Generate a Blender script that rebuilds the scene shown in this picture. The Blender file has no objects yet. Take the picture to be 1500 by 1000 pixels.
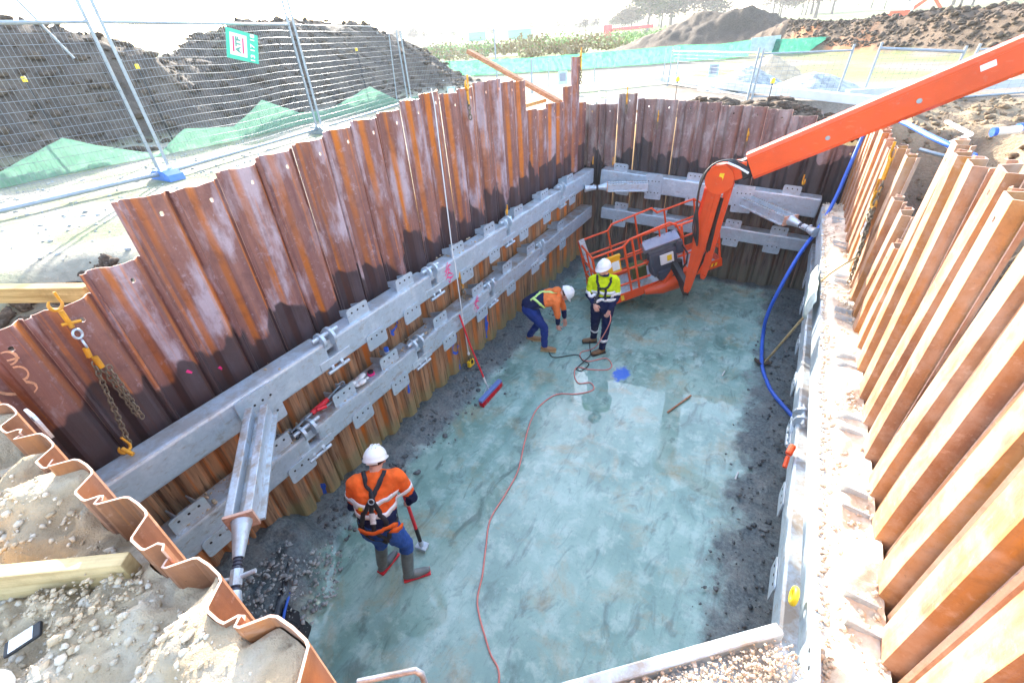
import bpy, bmesh, math, random
import numpy as np
from mathutils import Vector, Matrix, noise
R = math.radians
V = Vector
random.seed(7)
scene = bpy.context.scene
COL = scene.collection

# ------------------------------------------------------------------ helpers
def link(o, parent=None):
    COL.objects.link(o)
    if parent is not None:
        o.parent = parent
    return o

def tag(o, label=None, cat=None, group=None, kind=None):
    if label: o['label'] = label
    if cat: o['category'] = cat
    if group: o['group'] = group
    if kind: o['kind'] = kind
    return o

def empty(name, loc, label, cat, group=None):
    o = bpy.data.objects.new(name, None)
    o.empty_display_size = 0.1
    o.location = loc
    link(o)
    return tag(o, label, cat, group)

class MB:
    """collects geometry, world coordinates; build() makes ONE mesh object"""
    def __init__(s): s.v = []; s.f = []; s.mi = []; s.sm = []
    def add(s, vs, fs, mi=0, smooth=False):
        n = len(s.v)
        s.v.extend([tuple(p) for p in vs])
        for f in fs:
            s.f.append(tuple(i + n for i in f)); s.mi.append(mi); s.sm.append(smooth)
    def box(s, c, size, mi=0, rot=None, bev=0.0):
        hx, hy, hz = size[0] / 2, size[1] / 2, size[2] / 2
        m = rot if rot is not None else Matrix.Identity(3)
        s.obox(V(c), m.col[0], m.col[1], m.col[2], hx, hy, hz, mi, bev)
    def obox(s, c, ax, ay, az, hx, hy, hz, mi=0, bev=0.0):
        ax, ay, az = V(ax), V(ay), V(az)
        if bev <= 0:
            vs = [c + ax * (hx * i) + ay * (hy * j) + az * (hz * k) for k in (-1, 1) for j in (-1, 1) for i in (-1, 1)]
            s.add(vs, [(0, 2, 3, 1), (4, 5, 7, 6), (0, 1, 5, 4), (2, 6, 7, 3), (0, 4, 6, 2), (1, 3, 7, 5)], mi)
        else:
            bm = bmesh.new()
            bmesh.ops.create_cube(bm, size=1.0)
            for v in bm.verts: v.co = V((v.co.x * 2 * hx, v.co.y * 2 * hy, v.co.z * 2 * hz))
            bmesh.ops.bevel(bm, geom=bm.edges[:], offset=min(bev, hx * .9, hy * .9, hz * .9), segments=2, profile=0.6, affect='EDGES')
            bm.verts.index_update()
            s.add([c + ax * v.co.x + ay * v.co.y + az * v.co.z for v in bm.verts], [[v.index for v in f.verts] for f in bm.faces], mi, False)
            bm.free()
    def beam(s, a, b, w, h, mi=0, bev=0.0, up=(0, 0, 1), ends=0.0):
        a, b = V(a), V(b)
        d = (b - a); L = d.length; d.normalize()
        up = V(up); side = d.cross(up).normalized(); u = side.cross(d).normalized()
        s.obox((a + b) / 2, d, side, u, L / 2 + ends, w / 2, h / 2, mi, bev)
    def tube(s, pts, r, n=8, mi=0, cap=True, smooth=True):
        pts = [V(p) for p in pts]
        rs = r if isinstance(r, (list, tuple)) else [r] * len(pts)
        rings = []; prev = None
        for i, p in enumerate(pts):
            if i == 0: t = pts[1] - pts[0]
            elif i == len(pts) - 1: t = pts[-1] - pts[-2]
            else: t = (pts[i + 1] - pts[i]).normalized() + (pts[i] - pts[i - 1]).normalized()
            if t.length < 1e-9: t = V((0, 0, 1))
            t.normalize()
            if prev is None:
                a = V((0, 0, 1)) if abs(t.z) < .9 else V((1, 0, 0))
                x = t.cross(a).normalized()
            else:
                x = (prev - t * prev.dot(t)).normalized()
            prev = x; y = t.cross(x)
            rings.append([p + (x * math.cos(2 * math.pi * k / n) + y * math.sin(2 * math.pi * k / n)) * rs[i] for k in range(n)])
        vs = [q for rr in rings for q in rr]
        fs = []
        for i in range(len(rings) - 1):
            for k in range(n):
                k2 = (k + 1) % n
                fs.append((i * n + k, i * n + k2, (i + 1) * n + k2, (i + 1) * n + k))
        s.add(vs, fs, mi, smooth)
        if cap:
            s.add(rings[0][::-1], [tuple(range(n))], mi); s.add(rings[-1], [tuple(range(n))], mi)
    def torus(s, c, nrm, R0, r, mi=0, n=16, m=6, sx=1.0, xdir=None):
        c = V(c); nrm = V(nrm).normalized()
        x = V(xdir).normalized() if xdir is not None else nrm.orthogonal().normalized()
        y = nrm.cross(x)
        vs = []; fs = []
        for i in range(n):
            a = 2 * math.pi * i / n
            rad = x * math.cos(a) * sx + y * math.sin(a)
            cc = c + rad * R0; rd = (x * math.cos(a) + y * math.sin(a))
            for j in range(m):
                b = 2 * math.pi * j / m
                vs.append(cc + rd * (r * math.cos(b)) + nrm * (r * math.sin(b)))
        for i in range(n):
            for j in range(m):
                fs.append((i * m + j, ((i + 1) % n) * m + j, ((i + 1) % n) * m + (j + 1) % m, i * m + (j + 1) % m))
        s.add(vs, fs, mi, True)
    def ball(s, c, r, mi=0, n=10, m=7, sq=(1, 1, 1), top=False):
        c = V(c); vs = []; fs = []
        ph = [math.pi * (j / m) * (0.5 if top else 1) for j in range(m + 1)]
        for j in range(m + 1):
            for i in range(n):
                a = 2 * math.pi * i / n
                vs.append(c + V((math.sin(ph[j]) * math.cos(a) * sq[0], math.sin(ph[j]) * math.sin(a) * sq[1], math.cos(ph[j]) * sq[2])) * r)
        for j in range(m):
            for i in range(n):
                fs.append((j * n + i, (j + 1) * n + i, (j + 1) * n + (i + 1) % n, j * n + (i + 1) % n))
        s.add(vs, fs, mi, True)
    def plate(s, outline, nrm, th, mi=0):
        """flat polygon (list of points, in order) extruded by th along nrm"""
        nrm = V(nrm).normalized(); n = len(outline)
        a = [V(p) for p in outline]; b = [p + nrm * th for p in a]
        s.add(a + b, [tuple(range(n))[::-1], tuple(range(n, 2 * n))] + [(i, (i + 1) % n, n + (i + 1) % n, n + i) for i in range(n)], mi)
    def rot(s, fn):
        s.v = [tuple(fn(V(p))) for p in s.v]; return s
    def build(s, name, mats, parent=None, origin=None, **kw):
        me = bpy.data.meshes.new(name)
        off = V((0, 0, 0))
        if parent is not None:
            off = parent.location.copy() if parent.type == 'EMPTY' else V(parent.get('_org', (0, 0, 0)))
            if parent.type != 'EMPTY':
                off = V(parent['_org'])
        elif origin is not None: off = V(origin)
        elif s.v:
            a = np.array(s.v); off = V(((a[:, 0].min() + a[:, 0].max()) / 2, (a[:, 1].min() + a[:, 1].max()) / 2, a[:, 2].min()))
        me.from_pydata([(p[0] - off.x, p[1] - off.y, p[2] - off.z) for p in s.v], [], s.f)
        if not isinstance(mats, (list, tuple)): mats = [mats]
        for m in mats: me.materials.append(m)
        me.polygons.foreach_set('material_index', s.mi)
        me.polygons.foreach_set('use_smooth', s.sm)
        bm = bmesh.new(); bm.from_mesh(me)
        bmesh.ops.recalc_face_normals(bm, faces=bm.faces[:])
        bm.to_mesh(me); bm.free()
        me.update()
        o = bpy.data.objects.new(name, me)
        link(o, parent)
        if parent is None: o.location = off
        o['_org'] = tuple(off)
        if kw: tag(o, **kw)
        return o

# ------------------------------------------------------------------ materials
class NT:
    def __init__(s, name):
        s.m = bpy.data.materials.new(name); s.m.use_nodes = True
        s.t = s.m.node_tree; s.b = s.t.nodes['Principled BSDF']
        s.out = s.t.nodes['Material Output']
    def n(s, typ, **kw):
        x = s.t.nodes.new('ShaderNode' + typ)
        for k, v in kw.items(): setattr(x, k, v)
        return x
    def set(s, sock, val):
        if hasattr(val, 'is_output') or isinstance(val, bpy.types.NodeSocket): s.t.links.new(val, sock)
        elif isinstance(val, (tuple, list)) and len(val) == 3 and sock.type == 'RGBA': sock.default_value = (*val, 1)
        else: sock.default_value = val
    def pos(s, scale=(1, 1, 1), obj=False):
        g = s.n('TexCoord').outputs['Object'] if obj else s.n('NewGeometry').outputs['Position']
        mp = s.n('Mapping'); mp.inputs['Scale'].default_value = scale
        s.t.links.new(g, mp.inputs['Vector']); return mp.outputs[0]
    def xyz(s):
        g = s.n('NewGeometry'); x = s.n('SeparateXYZ'); s.t.links.new(g.outputs['Position'], x.inputs[0]); return x.outputs
    def noise(s, vec, scale, detail=4, rough=.55, dist=0, w=None):
        x = s.n('TexNoise'); x.inputs['Scale'].default_value = scale; x.inputs['Detail'].default_value = detail
        x.inputs['Roughness'].default_value = rough; x.inputs['Distortion'].default_value = dist
        s.t.links.new(vec, x.inputs['Vector']); return x.outputs['Fac']
    def vor(s, vec, scale, feat='F1', out='Distance'):
        x = s.n('TexVoronoi'); x.feature = feat; x.inputs['Scale'].default_value = scale
        s.t.links.new(vec, x.inputs['Vector']); return x.outputs[out]
    def ramp(s, fac, stops, interp='LINEAR'):
        x = s.n('ValToRGB'); cr = x.color_ramp; cr.interpolation = interp
        while len(cr.elements) < len(stops): cr.elements.new(.5)
        for e, (p, c) in zip(cr.elements, stops):
            e.position = p; e.color = (c, c, c, 1) if isinstance(c, (int, float)) else (*c, 1)
        s.set(x.inputs[0], fac); return x.outputs[0]
    def mix(s, fac, a, b, mode='MIX'):
        x = s.n('Mix'); x.data_type = 'RGBA'; x.blend_type = mode; x.clamp_factor = True
        s.set(x.inputs[0], fac); s.set(x.inputs[6], a); s.set(x.inputs[7], b); return x.outputs[2]
    def math(s, op, a, b=0.0, c=0.0):
        x = s.n('Math'); x.operation = op; s.set(x.inputs[0], a); s.set(x.inputs[1], b); s.set(x.inputs[2], c); return x.outputs[0]
    def step(s, v, a, b):
        x = s.n('MapRange'); x.interpolation_type = 'SMOOTHSTEP'; s.set(x.inputs[0], v); s.set(x.inputs[1], a); s.set(x.inputs[2], b); return x.outputs[0]
    def attr(s, name, out='Fac'):
        x = s.n('Attribute'); x.attribute_name = name; return x.outputs[out]
    def rnd(s): return s.n('ObjectInfo').outputs['Random']
    def bump(s, h, strength=.3, dist=.02):
        x = s.n('Bump'); x.inputs['Strength'].default_value = strength; x.inputs['Distance'].default_value = dist
        s.set(x.inputs['Height'], h); s.t.links.new(x.outputs[0], s.b.inputs['Normal']); return x
    def fin(s, col=None, rough=None, metal=None, spec=None):
        if col is not None: s.set(s.b.inputs['Base Color'], col)
        if rough is not None: s.set(s.b.inputs['Roughness'], rough)
        if metal is not None: s.set(s.b.inputs['Metallic'], metal)
        if spec is not None: s.set(s.b.inputs['Specular IOR Level'], spec)
        return s.m

def simple(name, col, rough=.6, metal=0.0, var=.25, scale=12, dirt=None, dirt_amt=.45, bump=.15):
    """painted / plain surface with tone variation, grime patches and a little bump"""
    t = NT(name); p = t.pos()
    n1 = t.noise(p, scale, 5); n2 = t.noise(p, scale * .25, 3)
    c = t.mix(t.ramp(n1, [(.3, 0), (.7, 1)]), tuple(x * (1 - var) for x in col), tuple(min(1, x * (1 + var * .6)) for x in col))
    if dirt: c = t.mix(t.math('MULTIPLY', t.ramp(n2, [(.45, 0), (.72, 1)]), dirt_amt), c, dirt)
    t.bump(n1, bump, .004)
    return t.fin(c, t.ramp(n2, [(.3, max(.05, rough - .12)), (.7, min(1, rough + .15))]), metal)

def rust_mat(name, dark, mid, pale, orange, streak=.5, wet=None, low=None, dust=None, grey=.5):
    t = NT(name)
    X = t.xyz(); r = t.rnd()
    pv = t.pos((5, 5, .45)); pw = t.pos((1, 1, 1)); ph = t.pos((1, 1, .35))
    vs = t.noise(pv, 2.2, 6, .62)          # vertical streaks
    big = t.noise(ph, 1.6, 4, .6)
    fine = t.noise(pw, 22, 6, .65)
    base = t.mix(t.ramp(vs, [(.32, 0), (.66, 1)]), dark, mid)
    base = t.mix(t.math('MULTIPLY', r, .45), base, tuple(c * .72 for c in mid))
    pl = t.math('MULTIPLY', t.ramp(t.noise(t.pos((2.2, 2.2, .8)), 1.5, 5, .6), [(.5, 0), (.62, 1)]), grey)
    base = t.mix(pl, base, pale)
    fl = t.ramp(fine, [(.6, 0), (.75, 1)])
    base = t.mix(t.math('MULTIPLY', fl, .5), base, tuple(min(1, c * 1.3) for c in pale))
    # orange runs gather along the folds of the sheet (attribute u) and in thin runs
    u = t.attr('u')
    edge = t.math('ADD', t.step(t.math('ABSOLUTE', t.math('SUBTRACT', u, .028)), .035, .008), t.step(t.math('ABSOLUTE', t.math('SUBTRACT', u, .225)), .03, .006))
    runs = t.ramp(t.noise(t.pos((9, 9, .28)), 2.1, 5, .6), [(.56, 0), (.66, 1)])
    om = t.math('MULTIPLY', t.math('ADD', t.math('MULTIPLY', edge, t.ramp(big, [(.38, 0), (.62, 1)])), t.math('MULTIPLY', runs, .55)), streak)
    base = t.mix(t.math('MINIMUM', om, 1.0), base, t.mix(vs, orange, tuple(c * .55 for c in orange)))
    blot = t.noise(pw, 7, 9, .72, .3)
    base = t.mix(t.math('MULTIPLY', t.ramp(blot, [(.52, 0), (.64, 1)]), .28), base, tuple(c * .55 for c in dark))
    base = t.mix(t.math('MULTIPLY', t.ramp(blot, [(.30, 1), (.42, 0)]), .4), base, tuple(min(1, c * 1.25) for c in pale))
    scr = t.noise(t.pos((26, 26, 1.6)), 3, 5, .7)
    base = t.mix(t.math('MULTIPLY', t.ramp(scr, [(.66, 0), (.72, 1)]), .35), base, pale)
    base = t.mix(t.ramp(t.noise(pw, 75, 3, .6), [(.68, 0), (.75, .55)]), base, tuple(c * .3 for c in dark))
    rough = .62
    if low:     # lower part of the wall: other colour, black drips, stained foot
        zl, lowc, lowd, foot = low
        n = t.noise(t.pos((6, 6, .5)), 2.4, 6, .65)
        lc = t.mix(t.ramp(n, [(.36, 0), (.6, 1)]), lowd, lowc)
        drip = t.ramp(t.noise(t.pos((14, 14, .8)), 1.7, 4, .6), [(.57, 0), (.63, 1)])
        lc = t.mix(t.math('MULTIPLY', drip, .7), lc, tuple(c * .35 for c in lowd))
        lc = t.mix(t.math('MULTIPLY', om, .8), lc, orange)
        fm = t.step(t.math('ADD', X[2], t.math('MULTIPLY', t.noise(pw, 3, 4), -.7)), .25, -.15)
        lc = t.mix(t.math('MULTIPLY', fm, .75), lc, foot)
        base = t.mix(t.step(X[2], zl + .1, zl - .12), base, lc)
    if wet:     # damp area with a lobed upper edge
        z0, amp, zb, col, amt = wet
        nn = t.noise(t.pos((1, 1, .55)), 3.0, 2, .5)
        lob = t.math('MULTIPLY', t.math('SUBTRACT', nn, .5), amp * 2)
        lob = t.math('ADD', lob, t.math('MULTIPLY', t.math('SUBTRACT', r, .5), amp * .7))
        top = t.math('ADD', z0, lob)
        m = t.step(t.math('SUBTRACT', X[2], top), .03, -.03)
        m = t.math('MULTIPLY', m, t.step(X[2], zb - .12, zb + .02))
        base = t.mix(t.math('MULTIPLY', m, amt), base, t.mix(.35, col, base, 'MULTIPLY'))
        rough = t.math('SUBTRACT', .62, t.math('MULTIPLY', m, .22))
    if dust:
        dn = t.ramp(t.noise(pw, 5, 6, .7), [(.45, 0), (.7, 1)])
        base = t.mix(t.math('MULTIPLY', dn, .5), base, dust)
    bp = t.n('Bump'); bp.inputs['Strength'].default_value = .35; bp.inputs['Distance'].default_value = .006
    t.set(bp.inputs['Height'], t.math('ADD', fine, t.math('MULTIPLY', vs, 1.5)))
    t.t.links.new(bp.outputs[0], t.b.inputs['Normal'])
    return t.fin(base, rough, .05, .35)

M = {}
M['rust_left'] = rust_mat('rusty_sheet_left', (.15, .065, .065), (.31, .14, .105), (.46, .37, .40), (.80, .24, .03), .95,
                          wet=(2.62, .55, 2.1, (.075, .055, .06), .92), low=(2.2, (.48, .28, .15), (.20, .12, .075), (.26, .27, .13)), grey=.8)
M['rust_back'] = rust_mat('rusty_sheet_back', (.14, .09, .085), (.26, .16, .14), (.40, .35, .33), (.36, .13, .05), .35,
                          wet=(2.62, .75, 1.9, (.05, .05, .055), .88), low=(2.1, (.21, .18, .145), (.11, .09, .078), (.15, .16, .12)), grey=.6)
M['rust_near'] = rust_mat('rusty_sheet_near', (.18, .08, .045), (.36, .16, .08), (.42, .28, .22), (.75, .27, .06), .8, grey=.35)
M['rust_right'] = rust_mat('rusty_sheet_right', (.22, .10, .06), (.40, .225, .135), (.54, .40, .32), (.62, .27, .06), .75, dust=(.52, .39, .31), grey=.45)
M['cut_edge'] = simple('cut_steel_edge_sun_tint', (.62, .40, .30), .5, .1, .3, 30)  # pinkish cut steel, with a sunlit paleness painted into its colour

def galv(name, k=1.0, dirt=.5):
    t = NT(name); p = t.pos()
    sp = t.vor(p, 38, out='Color'); bw = t.n('RGBToBW'); t.t.links.new(sp, bw.inputs[0])
    n = t.noise(p, 6, 6, .65); n2 = t.noise(p, 2.2, 4)
    c = t.mix(t.math('MULTIPLY', bw.outputs[0], .55), (.46 * k, .55 * k, .62 * k), (.62 * k, .71 * k, .78 * k))
    c = t.mix(t.math('MULTIPLY', t.ramp(n, [(.52, 0), (.7, 1)]), .55), c, (.76 * k, .82 * k, .86 * k))
    c = t.mix(t.math('MULTIPLY', t.ramp(t.noise(t.pos((1, 1, 2.5)), 9, 5, .7), [(.55, 0), (.66, 1)]), dirt), c, (.33, .30, .26))
    gn = t.n('NewGeometry'); sx = t.n('SeparateXYZ'); t.t.links.new(gn.outputs['True Normal'], sx.inputs[0])
    mud = t.math('MULTIPLY', t.step(sx.outputs[2], .5, .9), t.ramp(t.noise(p, 4, 7, .7), [(.44, 0), (.58, 1)]))
    c = t.mix(t.math('MULTIPLY', mud, dirt), c, (.34, .28, .21))
    run = t.ramp(t.noise(t.pos((14, 14, .9)), 2, 5, .65), [(.62, 0), (.70, 1)]); c = t.mix(t.math('MULTIPLY', run, .35 * dirt + .1), c, (.42, .30, .20))
    bl = t.noise(p, 1.3, 5, .6); c = t.mix(t.math('MULTIPLY', t.ramp(bl, [(.5, 0), (.7, 1)]), .3), c, (.36 * k, .42 * k, .48 * k))
    t.bump(n, .2, .004)
    return t.fin(c, t.ramp(n2, [(.3, .32), (.7, .55)]), .45, .5)
M['galv'] = galv('galvanised_steel')
M['galv_dirty'] = galv('galvanised_steel_dirty', .95, .85)
M['wire'] = galv('fence_wire', .40, .3)
M['galv_dull'] = galv('galvanised_pipe', .62, .3)
M['hole'] = simple('dark_bolt_hole', (.03, .03, .035), .8, 0, .2)
def scuffed(name, col, pale, dark):
    t = NT(name); p = t.pos(); n1 = t.noise(t.pos((1, 1, 1)), 3, 5, .65); n2 = t.noise(p, 26, 6, .75); n3 = t.noise(t.pos((1.2, 6, 6)), 5, 5, .7); n4 = t.noise(p, 9, 6, .7)
    c = t.mix(t.ramp(n1, [(.35, 0), (.7, 1)]), col, tuple(k * .82 for k in col))
    c = t.mix(t.math('MULTIPLY', t.ramp(n3, [(.60, 0), (.68, 1)]), .45), c, pale)
    c = t.mix(t.math('MULTIPLY', t.ramp(n4, [(.60, 0), (.75, 1)]), .35), c, (.45, .36, .28))
    c = t.mix(t.ramp(n2, [(.70, 0), (.74, 1)]), c, dark)
    t.bump(n1, .06, .01); return t.fin(c, t.ramp(n4, [(.4, .28), (.7, .6)]), 0, .5)
M['orange'] = scuffed('orange_red_lift_paint', (.76, .082, .012), (.70, .17, .08), (.24, .05, .02))
M['orange_pale'] = simple('worn_orange_paint', (.80, .11, .04), .42, 0, .2, 9, (.5, .25, .18), .3)
M['black'] = simple('black_rubber', (.02, .021, .024), .55, 0, .3)
M['dark_plastic'] = simple('dark_blue_grey_plastic', (.045, .055, .085), .42, 0, .2, 8, (.12, .13, .14), .3)
M['grey_metal'] = simple('blue_grey_metal', (.25, .28, .36), .4, .4, .15, 9, (.4, .38, .36), .35)
M['yellow'] = simple('yellow_plastic', (.85, .58, .02), .45, 0, .12)
M['hiyellow'] = simple('folder_orange_yellow', (.86, .42, .01), .45, 0, .1)
M['white'] = simple('white_paint', (.80, .80, .78), .4, 0, .06, 8, (.5, .47, .42), .3)
M['red'] = simple('red_plastic', (.70, .02, .035), .42, 0, .12)
M['blue'] = simple('blue_plastic', (.03, .13, .62), .42, 0, .12)
M['broom_blue'] = simple('blue_broom_head', (.14, .22, .50), .5, 0, .1)
def wood(name, col, ang, dark):
    t = NT(name); g = t.n('NewGeometry'); mp = t.n('Mapping'); mp.vector_type = 'POINT'; mp.inputs['Rotation'].default_value = (0, 0, -R(ang)); t.t.links.new(g.outputs['Position'], mp.inputs[0])
    m2 = t.n('Mapping'); m2.inputs['Scale'].default_value = (.6, 14, 14); t.t.links.new(mp.outputs[0], m2.inputs[0])
    gr = t.noise(m2.outputs[0], 2.2, 6, .65, .6); k = t.noise(t.pos(), 5, 6, .7); f = t.noise(t.pos(), 55, 4, .7)
    c = t.mix(t.ramp(gr, [(.38, 0), (.6, 1)]), dark, col); c = t.mix(t.math('MULTIPLY', t.ramp(k, [(.5, 0), (.66, 1)]), .5), c, tuple(q * .6 for q in dark)); c = t.mix(t.ramp(f, [(.66, 0), (.72, .5)]), c, (.14, .10, .06))
    t.bump(t.math('ADD', gr, t.math('MULTIPLY', f, .3)), .35, .004); return t.fin(c, .75, 0, .25)
M['timber'] = wood('sawn_timber', (.62, .38, .15), 24, (.40, .22, .07)); M['timber_pale'] = wood('pale_timber', (.60, .46, .25), 34, (.44, .31, .14)); M['timber_red'] = wood('reddish_timber', (.50, .24, .13), 12, (.33, .14, .07))
M['chain'] = simple('rusty_chain_steel', (.23, .18, .12), .5, .4, .35, 30)
M['chain_yellow'] = simple('chipped_yellow_paint', (.80, .36, .015), .45, .1, .25, 25, (.25, .12, .05), .6)
M['pink'] = simple('pink_marking_paint', (.88, .03, .22), .6, 0, .2, 30)
M['blue_mark'] = simple('blue_marking_paint', (.03, .13, .72), .65, 0, .3, 30)
M['mark'] = simple('pale_orange_marking_paint', (.80, .46, .28), .6, 0, .3, 22, (.5, .15, .03), .8)
M['cord'] = simple('pink_cord_jacket', (.72, .26, .22), .5, 0, .1)
M['rope'] = simple('pale_rope', (.66, .68, .66), .7, 0, .1)
M['poly'] = simple('pale_green_plastic_sheet', (.42, .55, .52), .4, 0, .25, 6, (.6, .55, .5), .5)
M['black_poly'] = simple('black_plastic_sheet', (.015, .018, .024), .25, 0, .3, 9, (.12, .13, .13), .3, .4)
M['spring'] = simple('yellow_steel', (.8, .4, .02), .5)

def cloth_mat(name, col, rough=.85):
    t = NT(name); p = t.pos(obj=True)
    n = t.noise(p, 14, 4); w = t.noise(p, 60, 2)
    c = t.mix(t.ramp(n, [(.35, 0), (.7, 1)]), tuple(x * .78 for x in col), col)
    t.bump(t.math('ADD', n, t.math('MULTIPLY', w, .2)), .55, .015)
    return t.fin(c, rough, 0, .2)
M['navy'] = cloth_mat('navy_cloth', (.012, .02, .075))
M['workblue'] = cloth_mat('blue_work_trousers', (.02, .05, .24))
M['jeans'] = cloth_mat('bright_blue_jeans', (.035, .11, .42))
M['hi_orange'] = cloth_mat('fluorescent_orange_cloth', (.95, .15, .025))
M['hi_orange_soft'] = cloth_mat('soft_orange_cloth', (.95, .23, .06))
M['hi_yellow'] = cloth_mat('fluorescent_yellow_cloth', (.66, .82, .01))
M['tape'] = simple('silver_reflective_tape', (.85, .85, .87), .3, .1, .05)
M['tape_lime'] = simple('lime_reflective_tape', (.62, .85, .25), .35, 0, .05)
M['skin'] = simple('skin', (.62, .33, .24), .5, 0, .1, 25)
M['hair'] = simple('dark_hair', (.03, .02, .018), .7, 0, .3)
M['boot_grey'] = simple('muddy_rubber_boot', (.11, .14, .15), .5, 0, .3, 14, (.26, .30, .29), .7)
M['boot_tan'] = simple('tan_leather_boot', (.42, .24, .11), .6, 0, .25, 14, (.3, .22, .14), .5)
M['boot_brown'] = simple('brown_leather_boot', (.20, .11, .05), .6, 0, .25, 14, (.3, .22, .14), .5)
M['strap'] = simple('black_webbing', (.02, .022, .03), .75, 0, .3)
M['helmet'] = simple('white_helmet_shell', (.88, .88, .87), .28, 0, .03, 5, (.6, .58, .55), .15)
# ------------------------------------------------------------------ camera, light, sky
CAMPOS = V((0, 0, 4.75))
def set_camera():
    pi, ro, ya = 0.59140857, -0.07079618, -0.55790746
    cy, sy = math.cos(ya), math.sin(ya)
    A = Matrix(((cy, -sy, 0), (sy, cy, 0), (0, 0, 1)))
    B = Matrix(((1, 0, 0), (0, 0, -1), (0, 1, 0)))
    P = Matrix(((1, 0, 0), (0, math.cos(pi), -math.sin(pi)), (0, math.sin(pi), math.cos(pi))))
    Q = Matrix(((math.cos(ro), -math.sin(ro), 0), (math.sin(ro), math.cos(ro), 0), (0, 0, 1)))
    m = Q @ P @ B @ A
    rot = Matrix((m[0], -m[1], -m[2])).transposed()
    cam = bpy.data.cameras.new('camera'); cam.sensor_width = 36; cam.lens = 654.1 / 1500 * 36
    cam.clip_start = .05; cam.clip_end = 3000
    o = bpy.data.objects.new('camera', cam); link(o)
    o.matrix_world = Matrix.Translation(CAMPOS) @ rot.to_4x4()
    scene.camera = o
set_camera()
SUN_EL, SUN_AZ = R(20), R(-45)
w = bpy.data.worlds.new('World'); scene.world = w; w.use_nodes = True
sky = w.node_tree.nodes.new('ShaderNodeTexSky'); sky.sky_type = 'NISHITA'; sky.sun_disc = False
sky.sun_elevation = SUN_EL; sky.sun_rotation = SUN_AZ; sky.air_density = 1.0; sky.dust_density = 1.6; sky.ozone_density = 1.0
w.node_tree.links.new(sky.outputs[0], w.node_tree.nodes['Background'].inputs[0])
w.node_tree.nodes['Background'].inputs[1].default_value = .15
sl = bpy.data.lights.new('sun', 'SUN'); sl.energy = 3.3; sl.angle = R(.5); sl.color = (1, .93, .82)
so = bpy.data.objects.new('sun', sl); link(so); so.location = (-20, 20, 20)
sd = V((math.sin(SUN_AZ) * math.cos(SUN_EL), math.cos(SUN_AZ) * math.cos(SUN_EL), math.sin(SUN_EL)))
so.rotation_euler = sd.to_track_quat('Z', 'Y').to_euler()
scene.view_settings.view_transform = 'Standard'; scene.view_settings.look = 'None'
scene.view_settings.exposure = 2.9; scene.view_settings.gamma = 1
scene.render.engine = 'CYCLES'
scene.cycles.use_denoising = True
scene.cycles.max_bounces = 6; scene.cycles.transparent_max_bounces = 8

# ------------------------------------------------------------------ sheet profile
PROF = [(-.012, .030), (0.0, .008), (.012, .012), (.052, .070), (.072, .078), (.125, .081), (.178, .078), (.198, .070), (.238, .006), (.25, 0), (.30, 0), (.318, .004), (.334, .034), (.350, .042), (.366, .030)]
PROF_FLAT = [(-.012, .030), (0.0, .008), (.012, .006), (.040, .080), (.072, .081), (.125, .081), (.178, .081), (.210, .080), (.238, .004), (.25, 0), (.30, 0), (.318, .004), (.334, .034), (.350, .042), (.366, .030)]
def prof_d(u, per):
    u = u % per
    if u > .35: return .03
    for a, b in zip(PROF, PROF[1:]):
        if a[0] <= u <= b[0]: return a[1] + (b[1] - a[1]) * (u - a[0]) / max(1e-6, b[0] - a[0])
    return .02

def fbm(x, y, z=0.0, o=4):
    s = 0; a = .5; f = 1
    for _ in range(o):
        s += a * noise.noise(V((x * f, y * f, z * f + 3.1))); a *= .5; f *= 2.03
    return s
def ss(a, b, x):
    if a == b: return float(x > a)
    t = max(0.0, min(1.0, (x - a) / (b - a))); return t * t * (3 - 2 * t)
def lerp(a, b, t): return a + (b - a) * t
def mixc(a, b, t): return tuple(lerp(p, q, t) for p, q in zip(a, b))

# ------------------------------------------------------------------ ground, one sheet to the horizon with the pit cut out
NEAR_Y, NEAR_X0, NEAR_P = .075, -2.57, .40
HX0, HX1, HY0, HY1 = -4.045, 1.085, NEAR_Y, 10.165
def line(segs):
    out = []
    for a, b, st in segs:
        n = max(1, round((b - a) / st)); out += [a + (b - a) * i / n for i in range(n)]
    return out + [segs[-1][1]]
gx = line([(-900, -100, 80), (-100, -30, 7), (-30, -19, .7), (-19, -12, .22), (-12, -4.5, .16), (-4.5, HX0, .09), (HX0, -3.0, .04), (-3.0, -.2, .018), (-.2, .6, .03), (.6, HX1, .08), (HX1, 3.2, .07), (3.2, 12, .25), (12, 30, 1.2), (30, 100, 7), (100, 900, 80)])
gy = line([(-60, -6, 6), (-6, -2.4, .3), (-2.4, -1.1, .04), (-1.1, HY0, .018), (HY0, 2, .12), (2, HY1, .16), (HY1, 14, .10), (14, 24, .22), (24, 50, .4), (50, 120, 3), (120, 1200, 60)])
MY = [-6, 0, 5.2, 6.5, 8.2, 9.6, 11.9, 15.8, 18.2, 20.3, 21.9]
MZ = [5.3, 5.75, 5.75, 5.6, 4.80, 4.85, 5.75, 5.7, 5.1, 3.9, 3.2]
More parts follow.
